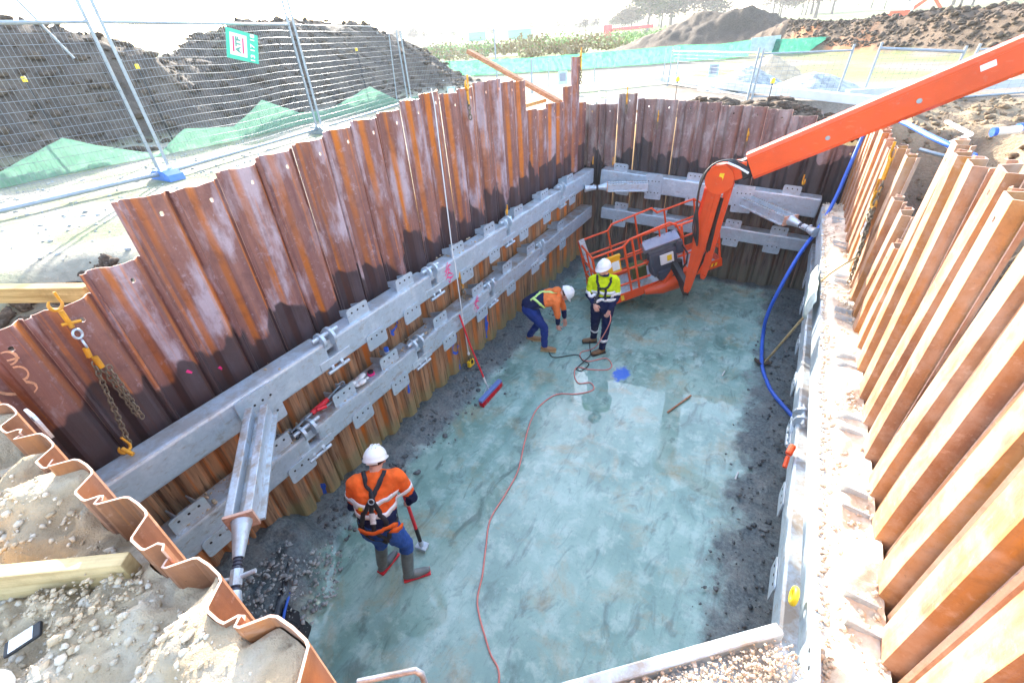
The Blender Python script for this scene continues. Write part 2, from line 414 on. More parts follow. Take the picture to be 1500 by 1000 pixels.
def ground_hc(x, y):
    r = math.hypot(x, y)
    z = 3.2; c = (.30, .27, .22)
    nb = fbm(x * .35, y * .35)
    if x < HX0 and y < 40:
        c = mixc((.36, .335, .26), (.25, .28, .16), ss(-.1, .25, fbm(x * 1.1, y * 1.1, 5)))
        z += .03 * nb
        z += .02 * fbm(x * 6, y * 6, 2, 3)
        # dug-down strip beside the low sheets near the corner
        k = ss(1.75, 1.15, y + .25 * fbm(x * 2, y * 2)) * ss(-6.4, -5.3, x + .4 * nb) 
        z -= .62 * k; 
        if k > .02: z += .16 * fbm(x * 3, y * 3, 1) * k; c = mixc(c, (.23, .19, .15), ss(.1, .6, k))
        zt = float(np.interp(y, MY, MZ))
        if y < 23:
            wob = fbm(y * .5, x * .1, 9) * 1.1
            kk = ss(-12.2 + wob, -16.3 + wob * .5, x) * ss(-27, -19, x)
            z2 = (zt - 3.2) * kk
            z += z2 + min(1, z2 * 1.2) * (.55 * fbm(x * .9, y * .9, 4, 5) + .22 * fbm(x * 3.4, y * 3.4, 7, 4))
            if kk > .01: c = mixc(c, mixc((.06, .047, .04), (.12, .092, .07), ss(-.2, .3, fbm(x * 1.6, y * 1.6, 8))), ss(.01, .12, kk))
    elif y < HY1 + 3.2 and x < HX1 + .5 and y > HY1 - .01:   # heaped earth behind the back wall
        k = ss(HY1 + 3.0, HY1 + 2.0, y)
        kx = ss(-2.9, -2.0, x)
        z = 3.15 + k * kx * (.14 + .32 * fbm(x * 1.3, y * 1.3, 3, 5) + .10 * fbm(x * 6, y * 6, 1, 3)) - .25 * ss(-.6, .8, x)
        c = mixc((.44, .38, .33), (.17, .125, .085), k * kx)
        z = min(z, 3.42 - .45 * ss(-.6, .5, x))
    elif y <= HY0 + .001 and x < HX1 + .3:                    # bank right under the camera
        z = 3.35 + .11 * fbm(x * 1.5, y * 1.5, 6, 4) + .11 * fbm(x * 5, y * 5, 2, 4) + .04 * fbm(x * 16, y * 16, 3, 3)
        z -= .12 * ss(-.25, -.9, y)
        z += .055 * fbm(x * 9, y * 9, 8, 3) + .022 * fbm(x * 24, y * 24, 5, 2) + .012 * abs(noise.noise(V((x * 55, y * 55, 3)))) + .10 * ss(-.16, 0, y) * ss(-.1, .1, fbm(x * 2.3, 1.7, 2))
        z = min(z, 3.465)
        c = mixc((.64, .49, .32), (.46, .34, .21), ss(-.15, .25, fbm(x * 2.5, y * 2.5, 11)))
        c = mixc(c, (.62, .54, .43), ss(.05, .3, fbm(x * 6, y * 6, 15)) * .7)
    elif x > HX1 - .01 and y < 60 and y < 14:
        edge = 2.35 + .5 * fbm(y * .6, 3.3, 2)
        k = ss(edge + .55, edge - .15, x) * ss(9.9, 8.6, y)
        z = 3.25 - 1.15 * k + (.35 * fbm(x * .9, y * .9, 3, 5) + .16 * fbm(x * 3.5, y * 3.5, 1, 4)) * ss(13.8, 11, y) + .3 * ss(3.0, 6, x) * ss(11, 7, y) * (1 if y > -3 else 0)
        c = mixc((.34, .25, .15), (.13, .095, .065), ss(.0, .3, fbm(x * 1.6, y * 1.6, 5)))
        c = mixc(c, (.20, .16, .12), k)
    if y >= HY1 + 2.9 or (x < HX0 and y > 22) or (y >= 13.99):
        t = ss(12.9, 13.9, y) if x > HX0 else ss(19, 24, y)
        cf = (.27, .225, .185)
        g = ss(-.1, .2, fbm(x * .25, y * .25, 12))
        cf = mixc(cf, (.20, .23, .08), g * ss(15, 20, y))
        cf = mixc(cf, (.22, .16, .11), ss(.0, .25, fbm(x * .6, y * 1.2, 14)) * .7)
        if y > 31: cf = mixc(cf, (.19, .25, .07), ss(31, 38, y))
        if y > 60: cf = mixc((.20, .28, .09), (.38, .36, .20), ss(-.1, .2, fbm(x * .01, y * .035, 2)))
        c = mixc(c, cf, t)
        z += t * .05 * fbm(x * .8, y * .8)
        # heap and long berm across the site
        m = math.exp(-(((x + 6.8) / 6.6) ** 2 + ((y - 44.5) / 4.4) ** 2) ** 1.15)
        z += 2.35 * m * (1 + .45 * fbm(x * .4, y * .4, 5)) + .35 * min(1, m * 2) * fbm(x * 1.6, y * 1.6, 9, 3); 
        if m > .02: c = mixc(c, (.085, .062, .045), ss(.02, .15, m))
        # berm line from (-1,40) to (10,24)
        ax, ay, bx, by = -2.5, 41, 11.5, 22.5
        L2 = (bx - ax) ** 2 + (by - ay) ** 2; tt = ((x - ax) * (bx - ax) + (y - ay) * (by - ay)) / L2
        d = abs((x - ax) * (by - ay) - (y - ay) * (bx - ax)) / math.sqrt(L2)
        bk = ss(3.0, .6, d + .6 * fbm(x * .5, y * .5, 3)) * ss(-.04, .06, tt) * ss(1.0, .93, tt)
        z += bk * (1.15 + .5 * tt + .55 * fbm(x * .8, y * .8, 21, 4) + .3 * fbm(x * 2.5, y * 2.5, 1, 3))
        if bk > .02: c = mixc(c, mixc((.13, .085, .055), (.42, .16, .06), ss(.12, .3, fbm(x * .35, y * .35, 31)) * ss(.3, .1, abs(tt - .3))), ss(.02, .15, bk))
    if r > 130: z += (min(r, 900) - 130) * .026
    return z, c

def build_ground():
    nx, ny = len(gx), len(gy)
    vs = []; cols = []
    for j, y in enumerate(gy):
        for i, x in enumerate(gx):
            z, c = ground_hc(x, y)
            yy = y
            if HX0 < x < HX1 and HY0 - .2 < y <= HY0:
                d = prof_d(x - NEAR_X0, NEAR_P) - .006
                yy = y + d * ss(HY0 - .2, HY0, y)
            vs.append((x, yy, z)); cols.append(c)
    fs = []
    for j in range(ny - 1):
        for i in range(nx - 1):
            cx = (gx[i] + gx[i + 1]) / 2; cy = (gy[j] + gy[j + 1]) / 2
            if HX0 < cx < HX1 and HY0 < cy < HY1: continue
            a = j * nx + i; fs.append((a, a + 1, a + 1 + nx, a + nx))
    me = bpy.data.meshes.new('ground'); me.from_pydata(vs, [], fs)
    at = me.color_attributes.new('tone', 'FLOAT_COLOR', 'POINT')
    at.data.foreach_set('color', [k for c in cols for k in (*c, 1)])
    me.polygons.foreach_set('use_smooth', [True] * len(fs))
    t = NT('earth'); p = t.pos()
    n1 = t.noise(p, 9, 8, .7); n2 = t.noise(p, 45, 5, .7); n3 = t.noise(p, 1.7, 5, .6); v = t.vor(p, 26)
    c = t.mix(t.ramp(n1, [(.32, 0), (.68, 1)]), t.mix(.42, t.attr('tone', 'Color'), (.05, .042, .035)), t.mix(.15, t.attr('tone', 'Color'), (.75, .68, .56)))
    c = t.mix(.45, c, t.attr('tone', 'Color'))
    c = t.mix(t.math('MULTIPLY', t.ramp(n2, [(.62, 0), (.72, 1)]), .5), c, (.55, .52, .46))
    c = t.mix(t.math('MULTIPLY', t.ramp(n3, [(.55, 0), (.7, 1)]), .35), c, t.mix(.5, c, (.10, .085, .07)))
    t.bump(t.math('ADD', t.math('ADD', n1, t.math('MULTIPLY', n2, .35)), t.math('MULTIPLY', v, -.3)), .8, .04)
    me.materials.append(t.fin(c, .92, 0, .15))
    o = bpy.data.objects.new('ground', me); link(o); tag(o, 'gravelly earth and heaps of soil around the pit', None, None, 'structure')
build_ground()

def build_floor():
    xs = line([(-4.1, -3.2, .035), (-3.2, .3, .07), (.3, 1.2, .035)]); ys = line([(0, 10.3, .045)])
    vs = []; rim = []
    for y in ys:
        for x in xs:
            n = fbm(x * 2.2, y * 2.2, 1, 4); f = fbm(x * 9, y * 9, 2, 3)
            dl = x + 4.0; dr = 1.0 - x; db = 10.1 - y; dn = y - .1
            wl = (.52 if y < 7 else .25) + .22 * fbm(0, y * .9, 4)
            a = ss(wl + .16, wl - .22, dl + .15 * n)
            wr = .62 + .15 * fbm(3, y * .8, 7)
            b = ss(wr + .35, wr - .3, dr + .35 * n + .1 * f)
            c = ss(.30, .05, db + .2 * n) 
            e = ss(1.0, .6, math.hypot(x + 3.9, y - .55) + .3 * n)      # rubble heap in the near left corner
            k = max(a, b, c * .8, e)
            z = .002 * n + a * (.07 + .13 * ss(wl, 0, dl) + .10 * n + .045 * f) + b * (.035 + .05 * n + .03 * f) + c * .05 + e * (.34 + .1 * n + .06 * f) 
            vs.append((x, y, z)); rim.append(k)
    nx = len(xs); fs = [(j * nx + i, j * nx + i + 1, j * nx + i + 1 + nx, j * nx + i + nx) for j in range(len(ys) - 1) for i in range(nx - 1)]
    me = bpy.data.meshes.new('pit_floor'); me.from_pydata(vs, [], fs)
    at = me.attributes.new('rim', 'FLOAT', 'POINT'); at.data.foreach_set('value', rim)
    me.polygons.foreach_set('use_smooth', [True] * len(fs))
    t = NT('wet_concrete'); p = t.pos(); rimv = t.attr('rim'); X = t.xyz()
    n1 = t.noise(p, 1.1, 6, .6); n2 = t.noise(p, 4.5, 7, .65); n3 = t.noise(p, 30, 5, .7)
    st = t.noise(t.pos((1.2, .55, 1)), 3.2, 6, .65, 1.2)
    c = t.mix(t.ramp(n1, [(.36, 0), (.62, 1)]), (.17, .31, .265), (.32, .50, .44))  # teal base tones paint in the blue sky mirrored by the wet slab
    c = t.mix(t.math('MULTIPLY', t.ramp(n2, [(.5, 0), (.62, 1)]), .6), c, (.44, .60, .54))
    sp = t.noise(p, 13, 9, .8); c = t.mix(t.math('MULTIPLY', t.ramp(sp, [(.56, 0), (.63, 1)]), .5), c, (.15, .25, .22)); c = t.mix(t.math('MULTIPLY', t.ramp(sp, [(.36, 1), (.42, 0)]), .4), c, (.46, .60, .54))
    c = t.mix(t.math('MULTIPLY', t.ramp(st, [(.54, 0), (.66, 1)]), .6), c, (.085, .14, .13))
    tr = t.noise(t.pos((2.2, .5, 1)), 7, 7, .7, .6); c = t.mix(t.math('MULTIPLY', t.ramp(tr, [(.56, 0), (.62, 1)]), .22), c, (.10, .16, .14))
    c = t.mix(t.math('MULTIPLY', t.ramp(t.noise(p, 1.6, 7, .68, .4), [(.52, 0), (.66, 1)]), .42), c, (.40, .29, .13))
    c = t.mix(t.math('MULTIPLY', t.ramp(n3, [(.6, 0), (.7, 1)]), .3), c, (.10, .11, .10))
    rc = t.mix(t.ramp(n3, [(.35, 0), (.65, 1)]), (.04, .06, .068), (.15, .195, .20))
    rc = t.mix(t.math('MULTIPLY', t.ramp(n2, [(.45, 0), (.65, 1)]), .5), rc, (.21, .22, .20))
    rr = t.step(t.math('ADD', rimv, t.math('MULTIPLY', t.math('SUBTRACT', t.noise(p, 6, 8, .75), .5), 1.5)), .1, .85)
    c = t.mix(rr, c, rc)
    # smudge of blue marking paint on the slab
    dx = t.math('SUBTRACT', X[0], -1.58); dy = t.math('SUBTRACT', X[1], 5.92)
    d = t.math('SQRT', t.math('ADD', t.math('MULTIPLY', t.math('MULTIPLY', dx, dx), 2.2), t.math('MULTIPLY', dy, dy)))
    bl = t.step(t.math('ADD', d, t.math('MULTIPLY', t.math('SUBTRACT', t.noise(p, 11, 5, .7), .5), .35)), .24, .13)
    c = t.mix(t.math('MULTIPLY', bl, .85), c, (.03, .16, .72))
    wetn = t.ramp(t.noise(p, .85, 5, .6, .3), [(.44, .02), (.54, .07), (.68, .30)])
    rough = t.mix(rr, wetn, (.55, .55, .55))
    bp = t.n('Bump'); bp.inputs['Distance'].default_value = .012
    t.set(bp.inputs['Strength'], t.math('ADD', t.math('MULTIPLY', rr, .8), t.math('MULTIPLY', t.step(wetn, .05, .3), .10)))
    t.set(bp.inputs['Height'], t.math('ADD', n3, t.math('MULTIPLY', n2, 2)))
    t.t.links.new(bp.outputs[0], t.b.inputs['Normal'])
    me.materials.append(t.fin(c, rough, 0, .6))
    o = bpy.data.objects.new('pit_floor', me); link(o); tag(o, 'wet concrete slab at the bottom of the pit, sky blue put into its colour', None, None, 'structure')
    # earth below the slab so nothing is hollow
build_floor()

# ------------------------------------------------------------------ sheet pile walls
def sheet(wall, org, X, D, height, mat, hole=True, seed=0, lean=0.0, tip=0.0, zb=-.25, ku=1.0, kd=1.0, thick=.009, prof=None):
    """one corrugated steel sheet: X = direction along the wall, D = towards the pit"""
    rs = random.Random(seed)
    X, D, org = V(X), V(D), V(org)
    zs = [zb, 0, .8, 1.6, 2.4]
    top = height
    zs = [z for z in zs if z < top - .45] + [top - .30, top - .155, top - .105, top]
    P = prof or PROF; vs = []; us = []
    ph = rs.random() * 6; bow = rs.uniform(-.006, .006); tilt = rs.uniform(-.004, .004) + lean
    slope = rs.uniform(-.05, .05) * 1.0
    for zi, z in enumerate(zs):
        for (u, d) in P:
            zz = z
            if zi == len(zs) - 1: zz += slope * u + rs.uniform(-.004, .004)
            hh = (z - 1.5)
            p = org + X * (u * ku + tilt * hh) + D * (d * kd + bow * math.sin(z * 1.4 + ph) + tip * max(0, z - 2)) + V((0, 0, zz))
            vs.append(p); us.append(u)
    n = len(P); fs = []; rim = []
    for r in range(len(zs) - 1):
        for i in range(n - 1):
            if hole and r == len(zs) - 3 and P[i][0] in (.072, .125): continue
            fs.append((r * n + i, r * n + i + 1, (r + 1) * n + i + 1, (r + 1) * n + i))
    if hole:    # ring of faces round the lifting hole
        r = len(zs) - 3
        i0 = [k for k, q in enumerate(P) if q[0] == .072][0]
        corners = [r * n + i0, r * n + i0 + 1, r * n + i0 + 2, (r + 1) * n + i0 + 2, (r + 1) * n + i0 + 1, (r + 1) * n + i0]
        c = (V(vs[corners[1]]) + V(vs[corners[4]])) / 2
        ring = []
        hz = V((0, 0, 1)); rad = .0185
        for k, ang in enumerate((225, 270, 315, 45, 90, 135)):
            ring.append(len(vs)); vs.append(c + X * (math.cos(R(ang)) * rad) + hz * (math.sin(R(ang)) * rad)); us.append(.125)
        for k in range(6):
            fs.append((corners[k], corners[(k + 1) % 6], ring[(k + 1) % 6], ring[k]))
    me = bpy.data.meshes.new('sheet_pile')
    off = wall.location
    me.from_pydata([tuple(V(p) - off) for p in vs], [], fs)
    at = me.attributes.new('u', 'FLOAT', 'POINT'); at.data.foreach_set('value', us)
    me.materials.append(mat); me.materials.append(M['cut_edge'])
    me.update()
    o = bpy.data.objects.new('sheet_pile', me); link(o, wall)
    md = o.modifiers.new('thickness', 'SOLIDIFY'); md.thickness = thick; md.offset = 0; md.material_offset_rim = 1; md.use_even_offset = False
    return o

def hfun(tbl, s):
    for a, b, z in tbl:
        if a <= s < b: return z
    return tbl[-1][2]

rs = random.Random(3)
lw = empty('sheet_pile_wall', (-4.04, 5, 0), 'long purple brown rusty steel sheet wall on the left side of the pit', 'sheet wall')
y = 1.29 - 4 * .38
i = 0
while y < 10.0:
    s = y + .19
    if s < .75: h = 3.47
    elif s < 1.0: h = 3.52
    elif s < 1.28: h = 3.60
    elif s < 7.4: h = float(np.interp(s, [1.29, 2.4, 3.4, 4.6, 4.9, 5.2, 6.3, 6.9, 7.4], [3.95, 4.02, 4.12, 4.24, 4.30, 4.22, 4.33, 4.25, 4.22])) + rs.uniform(-.012, .012)
    elif s < 8.75: h = 3.73 + rs.uniform(-.03, .03)
    elif s < 9.35: h = 3.96 + rs.uniform(-.02, .02)
    elif s < 9.7: h = 4.42
    else: h = 3.6
    h -= rs.uniform(0, .02)
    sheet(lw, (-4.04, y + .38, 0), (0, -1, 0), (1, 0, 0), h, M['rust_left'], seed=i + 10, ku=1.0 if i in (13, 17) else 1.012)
    y += .38; i += 1
bw_ = empty('sheet_pile_wall', (-1.5, 10.16, 0), 'dark grey brown steel sheet wall across the far end of the pit', 'sheet wall')
x = -3.33 - 2 * .40; i = 0
while x < 1.05:
    s = x + .2
    h = 3.52 if s < -3.33 else 3.72 if s < -2.93 else float(np.interp(s, [-2.9, -2.5, -1.4, -.5, -.1, .28, .3, 1.0], [3.62, 3.60, 3.55, 3.45, 3.40, 3.27, 3.05, 2.85]))
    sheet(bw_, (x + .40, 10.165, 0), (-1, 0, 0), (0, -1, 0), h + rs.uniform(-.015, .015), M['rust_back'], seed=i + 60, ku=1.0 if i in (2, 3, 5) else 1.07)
    x += .40; i += 1
nw = empty('sheet_pile_wall', (-1.5, NEAR_Y, 0), 'orange rusty steel sheet wall with pale top edges below the camera', 'sheet wall')
x = NEAR_X0 - 4 * NEAR_P; i = 0
while x < 1.0:
    sheet(nw, (x, NEAR_Y, 0), (1, 0, 0), (0, 1, 0), 3.50 + rs.uniform(-.03, .03) - .04 * (x > -.9), M['rust_near'], hole=False, seed=i + 90, ku=1.06, thick=.0075)
    x += NEAR_P; i += 1
rw = empty('sheet_pile_wall', (1.08, 5, 0), 'sunlit orange brown steel sheet wall standing behind the right side beam', 'sheet wall')
y = .15; i = 0
RT = [(0, 4.3, 3.95), (4.3, 4.75, 3.90), (4.75, 5.15, 3.92), (5.15, 5.5, 2.95), (5.5, 6.05, 3.20), (6.05, 6.9, 3.55), (6.9, 7.7, 3.42), (7.7, 8.6, 3.45), (8.6, 9.3, 3.38), (9.3, 11, 3.30)]
while y < 10.05:
    h = hfun(RT, y + .19) + rs.uniform(-.04, .04)
    lean = .03 if 4.2 < y + .19 < 5.2 else rs.uniform(-.008, .012)
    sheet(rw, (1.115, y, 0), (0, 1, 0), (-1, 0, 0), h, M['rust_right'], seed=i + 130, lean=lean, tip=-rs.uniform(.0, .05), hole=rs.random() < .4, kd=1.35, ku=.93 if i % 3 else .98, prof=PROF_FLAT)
    y += .372; i += 1
# ------------------------------------------------------------------ walers (horizontal steel beams), brackets, joints
def round_plate(mb, c, ax, up, nrm, w_, h_, th, holes=4, mi=0, hmi=1, rr=.03):
    """rounded rectangular plate standing in plane (ax, up), with dark bolt holes"""
    ax, up, nrm, c = V(ax).normalized(), V(up).normalized(), V(nrm).normalized(), V(c)
    pts = []
    for sx, sy, a0 in ((1, 1, 0), (-1, 1, 90), (-1, -1, 180), (1, -1, 270)):
        for k in range(4):
            a = R(a0 + k * 30)
            pts.append(c + ax * (sx * (w_ / 2 - rr) + rr * math.cos(a)) + up * (sy * (h_ / 2 - rr) + rr * math.sin(a)))
    mb.plate(pts, nrm, th, mi)
    for k in range(holes):
        q = c + ax * ((k + .5) / holes - .5) * w_ * .84 + up * h_ * (.22 if h_ > .1 else 0)
        mb.tube([q - nrm * .002, q + nrm * (th + .003)], .012, 8, hmi)
        if h_ > .2:
            q = q - up * h_ * .45; mb.tube([q - nrm * .002, q + nrm * (th + .003)], .012, 8, hmi)

def waler(a, b, inn, label, brackets=(), joints=(), h=.33, d=.27, front=True, mat='galv', marks=(), group=None, segs=None, botside=True, seed=1):
    """a..b = upper front edge of the beam; inn = horizontal unit vector from the wall into the pit"""
    a, b, inn = V(a), V(b), V(inn)
    dr = (b - a).normalized(); Z = dr.cross(inn); Z = Z if Z.z > 0 else -Z
    L = (b - a).length
    root = empty('waler_beam', tuple((a + b) / 2 - inn * d / 2 - V((0, 0, h))), label, 'steel beam', group)
    cuts = [0] + sorted(joints) + [L]
    rs = random.Random(seed)
    for s0, s1 in zip(cuts, cuts[1:]):
        m = MB(); g = .06
        p0 = a + dr * (s0 + (g if s0 > 0 else 0)) - inn * d / 2 - Z * h / 2; p1 = a + dr * (s1 - (g if s1 < L else 0)) - inn * d / 2 - Z * h / 2
        m.beam(p0, p1, d, h, 0, .028, up=Z)
        m.build('beam', [M[mat]], root)
    for s in brackets:
        s += rs.uniform(-.05, .05)
        m = MB(); c = a + dr * s
        wd = .30
        # upstand plate just behind the front edge with two gussets running back to the sheets
        if front: round_plate(m, c - inn * .055 + Z * .055, dr, Z, inn, wd, .20, .012, 3)
        for q in (-.08, .09):
            p = c + dr * q
            m.plate([p - inn * (.055 if front else .12) + Z * (.14 if front else .10), p - inn * (.055 if front else .12) + Z * .0, p - inn * (d + .03) + Z * 0.0, p - inn * (d + .03) + Z * .07], dr, .012, 0)
        # hanger plate hooked over the lower front edge
        if botside:
            c2 = c + dr * rs.uniform(-.05, .12)
            round_plate(m, c2 + inn * .004 - Z * (h + .02), dr, Z, inn, wd * 1.0, .20, .012, 3)
        m.build('bracket', [M['galv'], M['hole']], root)
    for s in joints:
        m = MB(); c = a + dr * s
        for q, rr in ((-.07, .085), (.05, .095)):
            cc = c + dr * q - inn * .05 + Z * .01
            m.tube([cc - dr * .016, cc + dr * .016], rr, 16, 0, smooth=False)
            cc = c + dr * q - inn * .03 - Z * (h + .0)
            m.tube([cc - dr * .016, cc + dr * .016], rr * .62, 16, 0, smooth=False)
        m.tube([c - inn * .05 + Z * .05 - dr * .16, c - inn * .05 + Z * .05 + dr * .16], .024, 8, 0)
        m.tube([c + inn * .01 - Z * (h + .03) - dr * .14, c + inn * .01 - Z * (h + .03) + dr * .14], .02, 8, 0)
        m.beam(c - dr * .2 - inn * .10 - Z * .08, c + dr * .2 - inn * .10 - Z * .08, .10, .10, 0, .01, up=Z)
        m.beam(c - dr * .2 - inn * .04 - Z * .24, c + dr * .2 - inn * .04 - Z * .24, .10, .10, 0, .01, up=Z)
        m.build('hinge_joint', [M['galv'], M['hole']], root)
    for (s, dz, w_, h_, mt) in marks:      # sprayed marking on the beam face: thin broken strokes
        m = MB(); rs2 = random.Random(int(s * 100))
        for k in range(6):
            z = dz - k * h_ / 6; s0 = s - w_ / 2 + rs2.uniform(0, .07); s1 = s + w_ / 2 - rs2.uniform(0, .09)
            pts = []
            for q in range(9):
                f = q / 8; x_ = lerp(s0, s1, f); pts.append(a + dr * x_ - Z * (z * -1 + h_ * .14 * math.sin(f * 5 + k) - f * .05) + inn * .0035)
            top = [p + Z * (h_ * .10 * math.sin(math.pi * (i + .4) / 9.2)) for i, p in enumerate(pts)]
            m.plate(pts + top[::-1], inn, .0015, 0)
        m.build('paint_mark', [M[mt]], root)
    return root

LU = [2.72, 3.58, 4.6, 5.45, 6.37, 7.35, 8.5]
waler((-3.63, .22, 2.33), (-3.63, 9.72, 2.33), (1, 0, 0), 'upper galvanised beam along the left rusty wall, with pink paint on its face', brackets=[y - .22 for y in LU], h=.31, d=.23, joints=[2.18 - .1, 4.02 - .22, 5.96 - .22, 8.05 - .22], marks=[(4.42 - .22 - .1, -.08, .20, .24, 'pink')], seed=2, group='galvanised beams bracing the pit walls')
LL = [.55, 1.38, 2.25, 3.05, 3.99, 4.95, 5.9, 6.75, 8.1]
waler((-3.61, .20, 1.53), (-3.63, 9.70, 1.53), (1, 0, 0), 'lower galvanised beam along the left wall, with tools and a spray can on it', brackets=[y - .2 for y in LL], joints=[1.55, 3.3, 5.1, 6.9], h=.29, mat='galv_dirty', marks=[(4.85 - .2, -.05, .2, .22, 'pink')], seed=5, group='galvanised beams bracing the pit walls')
waler((-3.50, 9.80, 2.30), (.72, 9.80, 2.04), (0, -1, 0), 'upper galvanised beam across the dark far wall', brackets=[.45, 2.0, 3.75], joints=[], h=.36, seed=8, group='galvanised beams bracing the pit walls')
waler((-3.45, 9.80, 1.47), (.72, 9.80, 1.26), (0, -1, 0), 'lower galvanised beam across the dark far wall behind the lift basket', brackets=[.45, 1.35, 2.85, 3.6], joints=[], h=.26, seed=9, group='galvanised beams bracing the pit walls')
RB = [1.05, 1.85, 2.65, 3.5, 4.45, 5.35, 6.3, 7.4, 8.5]
waler((.72, .35, 2.02), (.72, 9.5, 2.02), (-1, 0, 0), 'sunlit upper beam along the right wall, covered in soil', brackets=[y - .35 for y in RB], joints=[], h=.33, d=.25, mat='galv_dirty', botside=False, front=False, seed=12, group='galvanised beams bracing the pit walls')
waler((.68, .35, 1.32), (.76, 9.5, 1.32), (-1, 0, 0), 'shaded lower beam along the right wall under the sunlit one', brackets=[y - .35 for y in RB], joints=[4.0], h=.26, d=.25, mat='galv_dirty', seed=13, front=False, group='galvanised beams bracing the pit walls')

# ------------------------------------------------------------------ corner braces
def corner_brace(a, b, label, jack=.3, w_=.27, h_=.2, mat='galv_dirty', plate=None, perf=True, jend=None, plate2=None, jr=.85):
    """channel from a (plate end) to b, then a screw jack on to jend"""
    a, b = V(a), V(b); dr = (b - a).normalized(); side = dr.cross(V((0, 0, 1))).normalized(); up = side.cross(dr).normalized()
    root = empty('corner_brace', tuple((a + b) / 2 - up * h_ / 2), label, 'brace', 'steel braces set across the pit corners')
    m = MB()
    for sg in (-1, 1):
        q = side * sg * (w_ / 2 - .03)
        m.beam(a + q, b + q, .06, h_, 0, .008, up=up)
        q2 = side * sg * (w_ / 2 + .012) - up * (h_ / 2 - .012)
        m.beam(a + q2, b + q2, .05, .024, 0, .004, up=up)
        if perf:
            n = int((b - a).length / .055)
            for k in range(n):
                c = a + dr * (.04 + k * .055) + q + up * (h_ / 2)
                m.obox(c, dr, side, up, .010, .010, .0015, 1)
    m.beam(a - up * .03, b - up * .03, w_ - .12, h_ - .10, 0, .004, up=up)
    m.build('channel', [M[mat], M['hole']], root)
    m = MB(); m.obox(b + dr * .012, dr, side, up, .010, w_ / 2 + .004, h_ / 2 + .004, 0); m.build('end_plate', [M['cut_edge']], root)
    if jend is not None:
        j = V(jend); jd = (j - b).normalized(); Lj = (j - b).length
        m = MB(); m.tube([b + jd * .02, b + jd * .10, b + jd * Lj * .42], [.11 * jr, .085 * jr, .055 * jr], 12, 0); m.build('jack_sleeve', [M['galv']], root)
        m = MB(); m.tube([b + jd * Lj * .40, j - jd * .02], .038 * jr, 10, 0)
        for k in range(12):
            m.torus(b + jd * (Lj * (.42 + k * .035)), jd, .04 * jr, .007, 0, 12, 4)
        m.build('jack_screw', [M['dark_plastic']], root)
        m = MB(); c = b + jd * Lj * .62
        m.tube([c - jd * .05, c + jd * .05], .062 * jr, 8, 0, smooth=False); m.tube([c, c + side * .13 + up * .03], .016, 6, 0); m.tube([c, c - side * .12 + up * .02], .016, 6, 0)
        m.tube([j - jd * .16, j], [.06 * jr, .095 * jr], 12, 0); m.build('jack_nut', [M['galv_dirty']], root)
    for pl in (plate, plate2):
        if pl:
            c, ax, up2, nr, ww, hh = pl
            m = MB(); round_plate(m, c, ax, up2, nr, ww, hh, .018, 4, rr=.02); m.build('bolted_plate', [M['galv'], M['hole']], root)
    return root
corner_brace((-3.45, 1.33, 2.22), (-2.66, .62, 2.15), 'galvanised corner brace with a screw jack beside the near end of the left beam', w_=.18, h_=.15, perf=False, jr=.62,
             plate=((-3.625, 1.42, 2.10), (0, 1, 0), (0, 0, 1), (1, 0, 0), .38, .42), jend=(-2.20, .20, 2.02))
corner_brace((-2.42, 9.66, 2.06), (-3.18, 9.38, 2.06), 'small perforated brace in the far left corner, joined by a thin screw rod', w_=.22, h_=.16,
             plate=((-2.32, 9.785, 2.02), (1, 0, 0), (0, 0, 1), (0, -1, 0), .34, .52), jend=(-3.60, 9.12, 2.05))
corner_brace((-.50, 9.70, 1.93), (.28, 8.95, 1.88), 'double channel brace in the far right corner beyond the orange arm', w_=.28, h_=.16,
             plate=((-.58, 9.785, 1.92), (1, 0, 0), (0, 0, 1), (0, -1, 0), .36, .52), jend=(.68, 8.5, 1.86))
corner_brace((.60, 1.42, 2.12), (-.30, .62, 2.12), 'corner brace in the near right corner with gravel heaped on it', w_=.30, h_=.24, mat='galv_dirty', perf=False,
             plate=((.715, 1.45, 1.95), (0, 1, 0), (0, 0, 1), (-1, 0, 0), .42, .40), jend=(-.62, .34, 2.12))

# ------------------------------------------------------------------ chains and hooks
def chain_links(mb, a, b, link=.05, r=.006, mi=0, sag=0.0, seed=0):
    a, b = V(a), V(b); L = (b - a).length; n = max(2, int(L / (link * .74))); rs_ = random.Random(seed)
    for k in range(n):
        f = (k + .5) / n; c = a.lerp(b, f) + V((0, 0, -sag * math.sin(math.pi * f)))
        dr = (b - a).normalized(); q = dr.orthogonal().normalized()
        q = Matrix.Rotation(R(90 * (k % 2) + 30 + rs_.uniform(-18, 18)), 3, dr) @ q
        mb.torus(c, q, link * .32, r, mi, 10, 5, sx=1.62, xdir=dr)
def hook(mb, c, dr, size, mi=0):
    c, dr = V(c), V(dr).normalized(); s = dr.cross(V((1, .3, 0))).normalized(); pts = []
    for k in range(11):
        a = R(-60 + k * 26); pts.append(c + s * (math.cos(a) * size * .45) + dr * (math.sin(a) * size * .45))
    mb.tube(pts, [size * .07 + size * .08 * math.sin(math.pi * k / 10) for k in range(11)], 7, mi)
    mb.tube([pts[-1], pts[-1] - dr * size * .7], size * .1, 7, mi)
root = empty('lifting_chain', (-3.92, .69, 2.1), 'rusty doubled chain with yellow hooks hanging on the left wall near the corner', 'chain')
m = MB(); hook(m, (-3.92, .70, 3.50), (0, 0, -1), .085); m.tube([(-3.90, .70, 3.46), (-3.90, .70, 3.33)], .016, 7); m.tube([(-3.90, .66, 3.37), (-3.90, .76, 3.35)], .012, 6); m.build('hook', [M['chain_yellow']], root)
